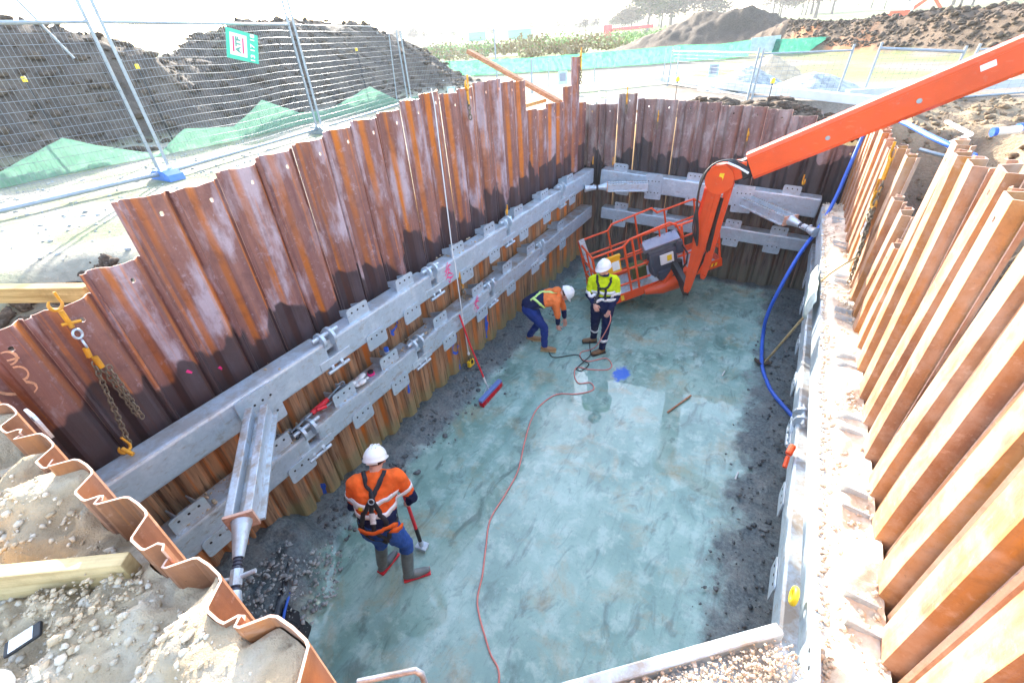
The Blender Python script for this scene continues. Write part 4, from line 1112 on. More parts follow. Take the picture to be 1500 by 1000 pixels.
    htop = hc + hu * .028 - hd * .008; tilt = V(P.get('helmet_up', hu)).normalized(); hf = (hd - tilt * hd.dot(tilt)).normalized(); hs2 = hf.cross(tilt)
    for j in range(mm + 1):
        ph = math.pi / 2 * (1 - j / mm)
        for i in range(n_):
            a = 2 * math.pi * i / n_
            rx, ry, rz = .128, .105, .115
            rad = math.cos(ph) if j else 1.0; z_ = math.sin(ph) * rz if j else rz
            if j == 0: rad = 0.001
            bulge = 1 + (.03 if j < mm else 0)
            vs.append(htop + hf * (math.cos(a) * rx * rad * bulge) + hs2 * (math.sin(a) * ry * rad * bulge) + tilt * (z_))
    for i in range(n_):          # brim with a longer peak
        a = 2 * math.pi * i / n_; pk = .014 + .045 * max(0, math.cos(a)) ** 2
        vs.append(htop + hf * (math.cos(a) * (.128 + pk)) + hs2 * (math.sin(a) * (.105 + .014 + .01 * max(0, math.cos(a)))) - tilt * (.012 + .010 * max(0, math.cos(a))))
    for j in range(mm + 1):
        for i in range(n_): fs_.append((j * n_ + i, j * n_ + (i + 1) % n_, (j + 1) * n_ + (i + 1) % n_, (j + 1) * n_ + i))
    hm.add(vs, fs_, 0, True)
    for s in (-.03, 0, .03):    # ridges
        hm.tube([htop + hf * .10 + hs2 * s + tilt * .075, htop + hf * .05 + hs2 * s + tilt * .112, htop + hs2 * s + tilt * .121, htop - hf * .06 + hs2 * s + tilt * .105], .006, 6)
    h_ = hm.build('helmet', [M['helmet']], root)
    sm_ = h_.modifiers.new('t', 'SOLIDIFY'); sm_.thickness = .004
    cr = MB(); cr.torus(hc + tilt * .02 - hf * .004, tilt, .098, .006, 0, 20, 5, 1.12, hf); cr.tube([hc - hf * .11 + hs2 * .05 + tilt * .0, hc - hf * .118, hc - hf * .11 - hs2 * .05], .012, 6)
    cr.build('helmet_cradle', [M['white']], root)
    return root, ribbon, (f, rt, ax, hx)

# --- man seen from behind in the near left
PA = dict(face=(-.55, .83, 0), chest=(-2.640, 1.600, 1.27), waist=(-2.615, 1.535, 1.09), hip=(-2.605, 1.505, .95), neck=(-2.672, 1.690, 1.44), head=(-2.725, 1.775, 1.53),
          shL=(-2.785, 1.525, 1.425), shR=(-2.505, 1.795, 1.385), elL=(-2.860, 1.475, 1.12), elR=(-2.450, 1.850, 1.05), haL=(-2.835, 1.690, .93), haR=(-2.600, 1.900, .81),
          hipL=(-2.690, 1.475, .90), hipR=(-2.535, 1.545, .89), knL=(-2.765, 1.560, .50), knR=(-2.490, 1.650, .50), anL=(-2.800, 1.500, .10), anR=(-2.480, 1.560, .10),
          toeL=(-2.800, 1.680, .05), toeR=(-2.350, 1.700, .05))
rootA, rib, _ = person('man seen from behind in an orange jacket and black harness, holding a red tool', PA,
    dict(torso=[(.80, 'torso'), (1, 'low')], waist=[(.55, 'low'), (1, 'trou')], top='torso', arm=[(.72, 'torso'), (1, 'low')], fore='low', thigh='trou', shin=[(.22, 'trou'), (1, 'boot')]),
    dict(skin='skin', hair='hair', torso='hi_orange', low='navy', trou='jeans', boot='boot_grey'), V((-.50, .80, -.55)).normalized(), loc=(-2.62, 1.55, 0),
    hands=[((-2.835, 1.690, .93), (.1, .75, -.6), (.8, -.1, -.3), .75), ((-2.600, 1.900, .81), (-.45, .15, -.8), (-.7, .5, .3), .95)], fat=1.12, shoulder_r=.095)
c_, wv = V(PA['chest']), V(PA['waist']); bk = V((.55, -.83, 0)).normalized(); rx = V((.83, .55, 0))
def A_(s, z, d=.17): 
    c = V((-2.64, 1.60, 0)).lerp(V((-2.605, 1.505, 0)), ss(1.3, .95, z)).lerp(V((-2.672, 1.69, 0)), ss(1.27, 1.46, z)); return V((c.x, c.y, z)) + rx * s + bk * d
def ringA(z, rad=.19): return [V((-2.62, 1.56, z)) + rx * (math.cos(R(a)) * rad) + bk * (math.sin(R(a)) * rad * .8) for a in range(0, 360, 15)]
for z in (1.30, 1.17): 
    o = rib(ringA(z), .05, 'tape', 'reflective_band', closed=True)
for s_, e_ in (('shL', 'elL'), ('shR', 'elR')):
    a, b = V(PA[s_]), V(PA[e_]); c = a.lerp(b, .50); d = (b - a).normalized(); x = d.orthogonal().normalized(); y_ = d.cross(x)
    rib([c + x * (math.cos(R(q)) * .13) + y_ * (math.sin(R(q)) * .13) for q in range(0, 360, 30)], .045, 'tape', 'reflective_band', closed=True)
rib([A_(-.10, 1.50, .0), A_(-.07, 1.46, .1), A_(-.0, 1.37), A_(.04, 1.28), A_(.10, 1.15), A_(.15, 1.02)], .04, 'strap', 'harness_strap', off=.012)
rib([A_(.10, 1.50, .0), A_(.07, 1.46, .1), A_(-.0, 1.37), A_(-.06, 1.28), A_(-.12, 1.15), A_(-.16, 1.00)], .04, 'strap', 'harness_strap', off=.012)
rib([A_(-.01, 1.36), A_(-.01, 1.20), A_(.0, 1.05), A_(.08, .93), A_(.10, .82)], .035, 'strap', 'harness_strap', off=.014)
rib([A_(-.15, 1.0), A_(-.10, .90), A_(0, .84), A_(.03, .76)], .04, 'strap', 'harness_strap', off=.012)
rib([A_(.15, 1.0), A_(.12, .92), A_(.04, .84), A_(.02, .74)], .04, 'strap', 'harness_strap', off=.012)
rib(ringA(1.01), .045, 'strap', 'harness_belt', closed=True, off=.010)
rib([A_(-.2, 1.04), A_(-.1, 1.03), A_(0, 1.03), A_(.1, 1.05), A_(.2, 1.07), A_(.26, 1.02, .1)], .035, 'hi_orange', 'lanyard', off=.028, th=.012)
rib([A_(.17, 1.02), A_(.24, .97, .1), A_(.27, .92, .02)], .03, 'hi_orange', 'lanyard', off=.03, th=.012)
rib([A_(-.005, 1.23), A_(-.005, 1.12)], .05, 'tape', 'harness_pad', off=.022)
m = MB(); m.torus(A_(-.0, 1.365, .20), bk + V((0, 0, .5)), .026, .005, 0, 14, 5); m.build('harness_ring', [M['galv']], rootA)
rib([A_(-.11, 1.30), A_(-.12, 1.26)], .03, 'yellow', 'harness_tag', off=.02)
for sd_ in ('L', 'R'):
    a, t_ = V(PA['an' + sd_]), V(PA['toe' + sd_]); m = MB(); d = (t_ - a); d.z = 0; d.normalize()
    m.beam(V((a.x, a.y, .016)) - d * .07, V((t_.x, t_.y, .016)) + d * .03, .095, .022, 0, .01); m.build('boot_sole', [M['red']], rootA)
m = MB(); m.tube([(-2.700, 1.935, 1.00), (-2.645, 1.915, .72), (-2.600, 1.895, .34)], .019, 10); o = empty('hand_tamper', (-2.58, 1.885, .0), 'red handled tool with a steel head held by the man in the black harness', 'hand tool')
m.build('handle', [M['red']], o)
m = MB(); m.tube([(-2.600, 1.895, .36), (-2.582, 1.888, .14)], .022, 8); m.build('socket', [M['black']], o)
m = MB(); m.beam((-2.64, 1.875, .06), (-2.51, 1.90, .045), .10, .05, 0, .008); m.tube([(-2.582, 1.888, .15), (-2.578, 1.887, .06)], .028, 8); m.build('tool_head', [M['galv']], o)

# --- man bending over
PB = dict(face=(.93, .37, 0), chest=(-3.03, 6.215, 1.00), waist=(-3.225, 6.115, .965), hip=(-3.36, 6.045, .87), neck=(-2.885, 6.285, 1.075), head=(-2.785, 6.345, 1.06),
          shL=(-3.000, 6.405, 1.02), shR=(-2.890, 6.125, .985), elL=(-2.875, 6.425, .745), elR=(-2.845, 6.120, .74), haL=(-2.83, 6.40, .50), haR=(-2.86, 6.16, .50),
          hipL=(-3.41, 6.135, .83), hipR=(-3.325, 5.965, .83), knL=(-3.24, 6.215, .46), knR=(-3.06, 6.03, .47), anL=(-3.45, 6.18, .10), anR=(-3.05, 5.99, .10),
          toeL=(-3.27, 6.25, .05), toeR=(-2.87, 6.04, .05), head_up=(.75, .3, .5), helmet_up=(.8, .3, .45))
rootB, rib, _ = person('man in orange jacket and blue trousers bending down beside the left wall', PB,
    dict(torso=[(.42, 'torso'), (1, 'low')], waist='low', top='torso', arm=[(1, 'torso')], fore=[(.3, 'torso'), (1, 'low')], thigh='trou', shin='trou'),
    dict(skin='skin', hair='hair', torso='hi_orange_soft', low='navy', trou='workblue', boot='boot_tan'), V((.62, .22, -.75)).normalized(), loc=(-3.15, 6.1, 0),
    hands=[((-2.83, 6.40, .50), (.1, 0, -1), (0, -1, 0), .5), ((-2.86, 6.16, .50), (.15, .1, -1), (0, 1, 0), .5)], fat=1.2, shoulder_r=.10)
rib([(-3.20, 6.10, 1.16), (-3.10, 6.12, 1.18), (-2.98, 6.16, 1.19), (-2.90, 6.2, 1.17)], .04, 'tape_lime', 'reflective_band', off=.01)
rib([(-3.25, 5.98, 1.05), (-3.15, 5.96, 1.02), (-3.06, 5.98, .94), (-3.02, 6.02, .85)], .04, 'tape_lime', 'reflective_band', off=.01)
rib([(-3.28, 5.95, 1.02), (-3.20, 6.02, 1.12), (-3.16, 6.12, 1.18)], .04, 'tape_lime', 'reflective_band', off=.01)
m = MB(); m.ball((-2.93, 6.27, 1.14), .075, 0, 12, 8, (1.1, 1.2, .6)); m.torus((-2.90, 6.285, 1.09), (.8, .35, .1), .075, .03, 0, 16, 8); m.build('hood', [M['hi_orange_soft']], rootB)
for sd_ in ('L', 'R'):
    a, t_ = V(PB['an' + sd_]), V(PB['toe' + sd_]); m = MB(); d = (t_ - a); d.z = 0; d.normalize()
    m.beam(V((a.x, a.y, .014)) - d * .07, V((t_.x, t_.y, .014)) + d * .03, .095, .02, 0, .008); m.build('boot_sole', [M['timber_pale']], rootB)

# --- man standing in yellow
PC = dict(face=(.25, -.95, 0), chest=(-2.145, 6.42, 1.29), waist=(-2.14, 6.43, 1.08), hip=(-2.15, 6.43, .93), neck=(-2.148, 6.44, 1.475), head=(-2.160, 6.405, 1.63),
          shL=(-1.975, 6.495, 1.405), shR=(-2.325, 6.375, 1.405), elL=(-1.925, 6.500, 1.12), elR=(-2.365, 6.33, 1.14), haL=(-2.000, 6.340, .89), haR=(-2.20, 6.19, 1.05),
          hipL=(-2.065, 6.455, .90), hipR=(-2.235, 6.41, .90), knL=(-2.055, 6.40, .50), knR=(-2.275, 6.455, .50), anL=(-2.085, 6.36, .10), anR=(-2.345, 6.62, .10),
          toeL=(-2.20, 6.215, .05), toeR=(-2.50, 6.53, .05))
rootC, rib, _ = person('man in yellow and navy jacket standing before the orange basket with a cord', PC,
    dict(torso=[(.62, 'torso'), (1, 'low')], waist='low', top='torso', arm=[(.80, 'torso'), (1, 'low')], fore='low', thigh='low', shin='low'),
    dict(skin='skin', hair='hair', torso='hi_yellow', low='navy', boot='boot_brown'), V((-.30, -.95, -.12)).normalized(), loc=(-2.17, 6.42, 0),
    hands=[((-2.000, 6.340, .89), (-.25, -.45, -.85), (-.7, .5, 0), .9), ((-2.20, 6.19, 1.05), (.5, -.6, -.3), (.2, .3, -1), .7)], fat=1.1, shoulder_r=.09)
fC = V((.25, -.95, 0)).normalized(); rC = fC.cross(V((0, 0, 1)))
def C_(s, z, d=.25): return V((-2.145, 6.425, z)) + rC * s + fC * d
def ringC(z): return [V((-2.145, 6.425, z)) + rC * (math.cos(R(a)) * .19) + fC * (math.sin(R(a)) * .17) for a in range(0, 360, 15)]
for z in (1.225, 1.09): rib(ringC(z), .055, 'tape', 'reflective_band', closed=True)
for s_, e_ in (('shL', 'elL'), ('shR', 'elR')):
    a, b = V(PC[s_]), V(PC[e_]); c = a.lerp(b, .82); d = (b - a).normalized(); x = d.orthogonal().normalized(); y_ = d.cross(x)
    rib([c + x * (math.cos(R(q)) * .13) + y_ * (math.sin(R(q)) * .13) for q in range(0, 360, 30)], .05, 'tape', 'reflective_band', closed=True)
for kn, an, f_ in (('knL', 'anL', .55), ('knR', 'anR', .35)):
    c = V(PC[kn]).lerp(V(PC[an]), f_); d = (V(PC[an]) - V(PC[kn])).normalized(); x = d.orthogonal().normalized(); y_ = d.cross(x)
    rib([c + x * (math.cos(R(q)) * .1) + y_ * (math.sin(R(q)) * .1) for q in range(0, 360, 30)], .055, 'tape', 'reflective_band', closed=True)
for s in (-1, 1): rib([C_(s * .11, 1.47, .02), C_(s * .10, 1.42, .12), C_(s * .085, 1.34), C_(s * .075, 1.24), C_(s * .08, 1.12)], .035, 'strap', 'harness_strap', off=.012)
rib([C_(-.085, 1.33), C_(.085, 1.33)], .03, 'strap', 'harness_strap', off=.012)
m = MB(); m.torus(V(PC['neck']) + V((0, -.01, .03)), (0, .1, 1), .065, .02, 0, 16, 8); m.build('collar', [M['navy']], rootC)
for sd_ in ('L', 'R'):
    a, t_ = V(PC['an' + sd_]), V(PC['toe' + sd_]); m = MB(); d = (t_ - a); d.z = 0; d.normalize()
    m.beam(V((a.x, a.y, .014)) - d * .07, V((t_.x, t_.y, .014)) + d * .03, .095, .02, 0, .008); m.build('boot_sole', [M['black']], rootC)
# scuffed decals and seams on the boom
for t_, w_, h_, mt in ((4.2, .05, .05, 'yellow'), (2.6, .06, .03, 'white')):
    m = MB(); sg_ = 1 if bside.y < 0 else -1
    m.obox(K + boom_dir * t_ + bside * .1315 * sg_ + bup * .05, boom_dir, bside, bup, w_, .0015, h_, 0); m.build('warning_label', [M[mt]], root if root.name.startswith('boom_lift') else bpy.data.objects['boom_lift'])
# ------------------------------------------------------------------ loose soil, stones and gravel (uncountable)
def ico(sub):
    bm = bmesh.new(); bmesh.ops.create_icosphere(bm, subdivisions=sub, radius=1.0)
    v = np.array([q.co[:] for q in bm.verts]); f = np.array([[w_.index for w_ in q.verts] for q in bm.faces]); bm.free(); return v, f
ICO = {1: ico(1), 2: ico(2)}
def stones(name, pts, sizes, mat, label, sub=1, flat=.7, seed=0, rough=.35, kind='stuff'):
    rg = np.random.default_rng(seed); v0, f0 = ICO[sub]; vs = []; fs = []; n = 0
    var = []
    for k in range(10):
        ph = rg.uniform(0, 6, 3); fr = rg.uniform(1.5, 3.5, 3)
        d = 1 + rough * (np.sin(v0[:, 0] * fr[0] + ph[0]) * np.sin(v0[:, 1] * fr[1] + ph[1]) + .5 * np.sin(v0[:, 2] * fr[2] * 2 + ph[2])) + rg.uniform(-.27, .27, len(v0))
        var.append(v0 * d[:, None])
    for p, s in zip(pts, sizes):
        q = var[rg.integers(10)] * np.array([s * rg.uniform(.7, 1.3), s * rg.uniform(.7, 1.3), s * flat * rg.uniform(.7, 1.2)])
        a = rg.uniform(0, 6.28); c, s_ = math.cos(a), math.sin(a); q = q @ np.array([[c, s_, 0], [-s_, c, 0], [0, 0, 1]]).T
        vs.append(q + np.array(p)); fs.append(f0 + n); n += len(v0)
    V_ = np.concatenate(vs); F_ = np.concatenate(fs)
    me = bpy.data.meshes.new(name); me.vertices.add(len(V_)); me.vertices.foreach_set('co', V_.ravel())
    me.loops.add(len(F_) * 3); me.loops.foreach_set('vertex_index', F_.ravel().astype(np.int32)); me.polygons.add(len(F_)); me.polygons.foreach_set('loop_start', np.arange(0, len(F_) * 3, 3, dtype=np.int32))
    me.update(calc_edges=True); me.materials.append(mat)
    o = bpy.data.objects.new(name, me); link(o); tag(o, label, None, None, kind)
    if kind == 'stuff': o['label'] = label
    return o
def clod_mat(name, a, b, c_=None):
    t = NT(name); p = t.pos(); n1 = t.noise(p, 5, 4); n2 = t.noise(p, 40, 5, .7)
    c = t.mix(t.ramp(n1, [(.35, 0), (.65, 1)]), a, b)
    c = t.mix(t.math('MULTIPLY', t.ramp(n2, [(.5, 0), (.68, 1)]), .5), c, c_ or tuple(min(1, k * 1.6) for k in b))
    t.bump(n2, .6, .01); return t.fin(c, .95, 0, .12)
M['clod_near'] = clod_mat('dry_clods', (.42, .32, .21), (.56, .44, .30), (.60, .50, .38))
M['clod_pale'] = clod_mat('pale_sandy_soil', (.56, .46, .34), (.72, .63, .51), (.78, .73, .64))
M['clod_dark'] = clod_mat('dark_clods', (.06, .045, .035), (.135, .10, .072), (.22, .18, .14))
M['gravel_grey'] = clod_mat('grey_gravel', (.22, .24, .24), (.46, .48, .46), (.6, .62, .6))
rg = np.random.default_rng(5)
def scat(n, x0, x1, y0, y1, smin, smax, pw=2.5, f=None):
    P_, S_ = [], []
    while len(P_) < n:
        x, y = rg.uniform(x0, x1), rg.uniform(y0, y1)
        if f and not f(x, y): continue
        s = smin + (smax - smin) * rg.random() ** pw
        if y < HY0 and y > HY0 - .03 - s: y = HY0 - .03 - s
        z, _ = ground_hc(x, y); P_.append((x, y, z + s * .15)); S_.append(s)
    return P_, S_
P_, S_ = scat(12000, -3.6, .8, -2.0, HY0 - .02, .002, .015, 5.0)
stones('soil_clods', P_, S_, M['clod_near'], 'crumbly beige soil clods on the bank at the bottom left', seed=1)
P_, S_ = scat(2200, -2.4, -.2, -.6, HY0 - .02, .002, .018, 4.5, lambda x, y: y > -.45 + .1 * math.sin(x * 5))
stones('soil_clods', P_, S_, M['clod_pale'], 'pale dry soil crumbs heaped against the near sheet wall', seed=2)
P_, S_ = scat(2600, -2.6, 1.4, HY1 + .12, HY1 + 3.0, .015, .13, 3.4, lambda x, y: fbm(x, y, 2) > -.2)
stones('rubble', P_, S_, M['clod_dark'], 'dark lumpy earth and rubble behind the far sheet wall', seed=3)
P_, S_ = scat(5000, HX1 + .35, 6.5, 2.5, 13.5, .008, .07, 4.5)
stones('rubble', P_, S_, clod_mat('brown_clods', (.13, .095, .06), (.26, .19, .12), (.34, .27, .19)), 'sunlit lumps of earth behind the right sheet wall', seed=4)
P_, S_ = scat(1600, -5.9, -4.15, -.6, 1.6, .01, .08, 2.6)
stones('rubble', P_, S_, M['clod_dark'], 'loose earth in the hollow behind the low left sheets', seed=6)
P_, S_ = scat(5000, -20, -12.2, 1, 20, .015, .14, 4.0)
stones('spoil_lumps', P_, S_, M['clod_dark'], 'dark lumps on the slope of the big spoil heap', seed=7)
P_, S_ = scat(260, -19, -12.3, 1, 20, .012, .05, 2.5)
stones('pale_stones', P_, S_, M['gravel_grey'], 'pale stones scattered on the big spoil heap', seed=8)
P_, S_ = scat(6500, -2, 13, 22, 43, .03, .17, 3.4, lambda x, y: ground_hc(x, y)[0] > 3.5)
stones('spoil_lumps', P_, S_, M['clod_dark'], 'brown lumps along the long berm across the site', seed=9)
P_, S_ = scat(2500, -11, -4.1, 1.2, 16, .006, .03, 2.5)
stones('path_gravel', P_, S_, M['gravel_grey'], 'fine pale gravel on the path left of the pit', seed=10)
# soil on the right waler, on the near right brace, at the pit corner
P_, S_ = [], []
for k in range(9000):
    y = rg.uniform(.6, 9.6); x = rg.uniform(.755, 1.02) if rg.random() < .93 else rg.uniform(.73, .76)
    hgt = max(0, .045 + .07 * fbm(x * 4, y * 2.1, 31)) * ss(.72, .86, x)
    s = .003 + .018 * rg.random() ** 4; P_.append((x, y, 2.02 + hgt * rg.random() + .003)); S_.append(s)
stones('spilt_soil', P_, S_, M['clod_pale'], 'pale soil crumbs spilt along the top of the right beam', seed=11)
m = MB(); vs = []; ny_, nx_ = 460, 12
for j in range(ny_ + 1):
    y = .5 + 9.0 * j / ny_
    for i in range(nx_ + 1):
        x = .742 + .30 * i / nx_; f = i / nx_
        hgt = (.022 + .14 * max(0, fbm(x * 3, y * 1.6, 31) + .14)) * ss(0, .35, f) + .018 * fbm(x * 22, y * 22, 4, 3) * ss(0, .2, f) - .02 * ss(.15, 0, f)
        vs.append((x, y, 2.022 + hgt))
m.add(vs, [(j * (nx_ + 1) + i, j * (nx_ + 1) + i + 1, (j + 1) * (nx_ + 1) + i + 1, (j + 1) * (nx_ + 1) + i) for j in range(ny_) for i in range(nx_)], 0, True)
o = m.build('spilt_soil', [M['clod_pale']]); tag(o, None, None, None, 'stuff'); o['label'] = 'layer of pale soil lying on the right beam'
P_, S_ = [], []
for k in range(2600):
    t_ = rg.random() ** .8; s_ = rg.normal() * .055; q = V((.60, 1.42, 0)).lerp(V((-.30, .62, 0)), t_ * .98) + V((.66, -.75, 0)) * max(-.12, min(.12, s_))
    hgt = (.06 - abs(s_) * .35) * (1 - .4 * t_); P_.append((q.x, q.y, 2.20 + max(0, hgt) * rg.random())); S_.append(.003 + .010 * rg.random() ** 3)
stones('spilt_soil', P_, S_, M['clod_pale'], 'gravelly soil lying in the near right corner brace', seed=12)
P_, S_ = [], []
for k in range(900):
    x, y = rg.uniform(-3.98, -3.0), rg.uniform(.25, 1.4); r_ = math.hypot(x + 3.9, y - .55)
    if r_ > 1.0: continue
    P_.append((x, y, .40 * ss(1.05, .5, r_) + .02)); S_.append(.005 + .022 * rg.random() ** 2)
stones('gravel_heap', P_, S_, M['gravel_grey'], 'pale gravel on the earth heap in the near left corner of the pit floor', seed=13, sub=1)
P_, S_ = [], []
for k in range(1500):
    y = rg.uniform(.8, 9.8); x = 1.0 - abs(rg.normal()) * .32; 
    if x < .2: continue
    P_.append((x, y, .06)); S_.append(.004 + .024 * rg.random() ** 4)
for k in range(1300):
    y = rg.uniform(1.0, 7.5); x = -3.95 + abs(rg.normal()) * .25; P_.append((x, y, .17 * ss(.6, 0, x + 3.95) + .01)); S_.append(.006 + .035 * rg.random() ** 4)
stones('floor_rubble', P_, S_, clod_mat('wet_grey_rubble', (.07, .085, .09), (.19, .21, .21)), 'wet grey concrete crumbs along both sides of the pit floor', seed=14)
# crumbs in hollows of the left beams
P_, S_ = [], []
for k in range(700):
    y = rg.uniform(.4, 5.4) ; zt, x = ((2.335, rg.uniform(-3.88, -3.66)) if rg.random() < .35 else (1.535, rg.uniform(-3.86, -3.64)))
    if noise.noise(V((y * 2.2, zt, 1))) < .02: continue
    P_.append((x, y, zt + .003)); S_.append(.004 + .016 * rg.random() ** 2.5)
stones('beam_debris', P_, S_, M['clod_near'], 'small soil crumbs lying on the left beams', seed=15)

P_, S_ = [], []
for k in range(420):
    a = rg.uniform(0, 6.28); r_ = .16 * math.sqrt(rg.random()); x, y = -1.62 + r_ * math.cos(a) * 1.2, min(.04, -.06 + r_ * math.sin(a)); P_.append((x, y, ground_hc(x, min(y, HY0))[0] + .09 * (1 - r_ / .16) * rg.random())); S_.append(.003 + .008 * rg.random() ** 2)
stones('soil_clods', P_, S_, M['clod_near'], 'crumbs of soil burying the end of the pale timber', seed=16)
# gravel heaps beyond the far wall
def heap(c, r, h, label, mat, seed, group=None, n=26):
    m = MB(); vs = []; fs = []
    for j in range(n + 1):
        for i in range(36):
            a = 2 * math.pi * i / 36; rr = r * j / n * (1 + .18 * noise.noise(V((math.cos(a) * 1.3, math.sin(a) * 1.3, seed))))
            x, y = c[0] + rr * math.cos(a), c[1] + rr * math.sin(a)
            z = c[2] - .05 + h * (1 - (j / n) ** 1.25) + .10 * h * fbm(x * 3, y * 3, seed, 4) + .03 * noise.noise(V((x * 14, y * 14, seed)))
            vs.append((x, y, z))
    for j in range(n):
        for i in range(36): fs.append((j * 36 + i, (j + 1) * 36 + i, (j + 1) * 36 + (i + 1) % 36, j * 36 + (i + 1) % 36))
    m.add(vs, fs, 0, True); return thing(m, 'gravel_heap', mat, label, 'gravel heap', group)
heap((-1.55, 16.2, 3.2), 1.25, .62, 'grey gravel heap behind the fence, left of the two beyond the far wall', M['gravel_grey'], 1)
heap((.1, 15.3, 3.2), 1.35, .48, 'low grey gravel heap right of the taller one beyond the far wall', M['gravel_grey'], 2)
heap((-1.2, 18.6, 3.2), 1.3, .75, 'brownish heap just behind the grey gravel heaps', M['clod_near'], 3)

# ------------------------------------------------------------------ left mesh fence
FP = [(-8.74, -.6), (-8.74, 3.74), (-9.75, 7.74), (-11.25, 12.7), (-8.25, 13.6)]
def fence_panel(a, b, label, rail_r=.024, z0=3.30, zt=5.30, mesh=True, sag=0.0, top=True):
    a, b = V((*a, 0)), V((*b, 0)); d = (b - a); L = d.length; dn = d.normalized(); a = a + dn * .09; b = b - dn * .09; L -= .18
    root = empty('mesh_fence', tuple((a + b) / 2 + V((0, 0, 3.2))), label, 'fence panel', 'galvanised mesh fence panels on the left of the pit')
    for q, tl in ((a, (-.0, .0)), (b, (.0, .0))):
        m = MB(); m.tube([q + V((0, 0, 3.24)), q + dn * (tl[0]) + V((0, 0, 5.95))], rail_r, 9); m.build('upright', [M['galv_dull']], root)
    m = MB(); m.tube([a + V((0, 0, z0)), b + V((0, 0, z0 + .0))], rail_r * 1.25, 9); m.build('bottom_rail', [M['galv_dull']], root)
    m = MB(); m.tube([a + V((0, 0, zt)), b + V((0, 0, zt))], rail_r if top else .007, 9); m.build('top_rail', [M['galv_dull']], root)
    if mesh:
        m = MB(); n = int((zt - z0) / .112); side = dn.cross(V((0, 0, 1)))
        for k in range(1, n):
            z = z0 + (zt - z0) * k / n; pts = [a + dn * (L * i / 10) + V((0, 0, z + sag * math.sin(i * .9) * .02)) + side * (.03 * math.sin(i * .8 + k * .05)) for i in range(11)]
            m.tube(pts, .0030, 4, 0, cap=False)
        nv = int(L / .055)
        for k in range(1, nv):
            p = a + dn * (L * k / nv) ; off = side * (.03 * math.sin(k / nv * 8)); m.tube([p + off + V((0, 0, z0)), p + off + V((0, 0, zt))], .0022, 3, 0, cap=False)
        m.build('wire_mesh', [M['wire']], root)
    return root
fence_panel(FP[0], FP[1], 'mesh fence panel at the far left of the picture, left of the blue foot')
fence_panel(FP[1], FP[2], 'mesh fence panel carrying the green sign, between the first two pairs of posts', sag=1)
fence_panel(FP[2], FP[3], 'long mesh fence panel with a thin top wire in front of the dark spoil heap', top=False)
fence_panel(FP[3], FP[4], 'mesh fence panel at the far corner, with scrub land behind it', top=False)
def fence_block(x, y, mat, label):
    root = empty('fence_block', (x, y, 3.2), label, 'fence foot', 'blocks holding the fence posts')
    m = MB(); c = V((x, y, 3.2))
    out = [(-.30, 0), (.30, 0), (.27, .09), (.14, .15), (-.14, .15), (-.27, .09)]
    m.plate([c + V((p, -.12, q)) for p, q in out], (0, 1, 0), .24, 0)
    for s in (-1, 1): m.beam(c + V((s * .17, -.125, .06)), c + V((s * .17, .125, .06)), .02, .10)
    m.build('foot_block', [mat], root)
    m = MB()
    for s in (-.09, .09): m.tube([c + V((s * .15, s, .14)), c + V((s * .15, s, .20))], .035, 9)
    m.build('socket', [M['white']], root)
fence_block(-8.74, 3.74, M['foot_blue'] if 'foot_blue' in M else simple('faded_blue_plastic', (.10, .24, .62), .55, 0, .15, 6, (.4, .4, .35), .3), 'faded blue plastic foot block holding the two nearest fence posts')
fence_block(-9.75, 7.74, M['galv_dull'], 'grey foot block at the second pair of fence posts')
fence_block(-11.25, 12.7, M['galv_dull'], 'grey foot block at the third pair of fence posts')
# braces leaning behind posts
for (x, y, lb) in ((-8.74, 3.70, 'slanting pipe leaning against the nearest pair of fence posts'), (-11.2, 12.5, 'slanting pipe beside the third pair of fence posts')):
    m = MB(); m.tube([(x - .25, y - .75, 5.9), (x - .15, y - .35, 4.9)] if y < 5 else [(x - .1, y - .1, 5.6), (x - .25, y - .15, 3.3)], .017, 8); thing(m, 'brace_pipe', M['galv_dull'], lb, 'pipe')
# sign
def text_mesh(s, size, org, xd, yd, mat, parent, name='lettering', off=.004, bold=.006):
    cu = bpy.data.curves.new('t', 'FONT'); cu.body = s; cu.size = size; cu.align_x = 'CENTER'; cu.align_y = 'CENTER'; cu.extrude = .0015; cu.offset = bold
    ob = bpy.data.objects.new('t', cu); link(ob); dg = bpy.context.evaluated_depsgraph_get(); me = bpy.data.meshes.new_from_object(ob.evaluated_get(dg))
    bpy.data.objects.remove(ob); xd, yd = V(xd), V(yd); zd = xd.normalized().cross(yd.normalized())
    for v in me.vertices: v.co = V(org) + xd * v.co.x + yd * v.co.y + zd * (v.co.z + off) - parent.location
    me.materials.clear(); me.materials.append(mat); me.name = name; o = bpy.data.objects.new(name, me); link(o, parent); return o
M['sign_green'] = simple('teal_green_sign', (.04, .50, .33), .4, 0, .05)
M['sign_white'] = simple('white_sign_face', (.82, .84, .82), .4, 0, .04)
M['sign_dark'] = simple('dark_green_lettering', (.10, .34, .25), .5, 0, .05)
M['sign_red'] = simple('crimson_sign_bar', (.72, .05, .16), .5, 0, .05)
TL, TR, BR, BL_ = V((-9.20, 5.86, 5.25)), V((-9.36, 6.54, 5.11)), V((-9.33, 6.33, 4.63)), V((-9.16, 5.67, 4.80))
sr = (TR - TL); su = (TL - BL_)
sg = empty('fence_sign', tuple((TL + BR) / 2 - V((0, 0, .25))), 'tilted teal sign hung sideways on the mesh fence reading 13 17 18', 'sign')
nrm = sr.normalized().cross(su.normalized()).normalized()
if nrm.x < 0: nrm = -nrm
def SP(s, t): return BL_ + sr * s + su * t + nrm * .05
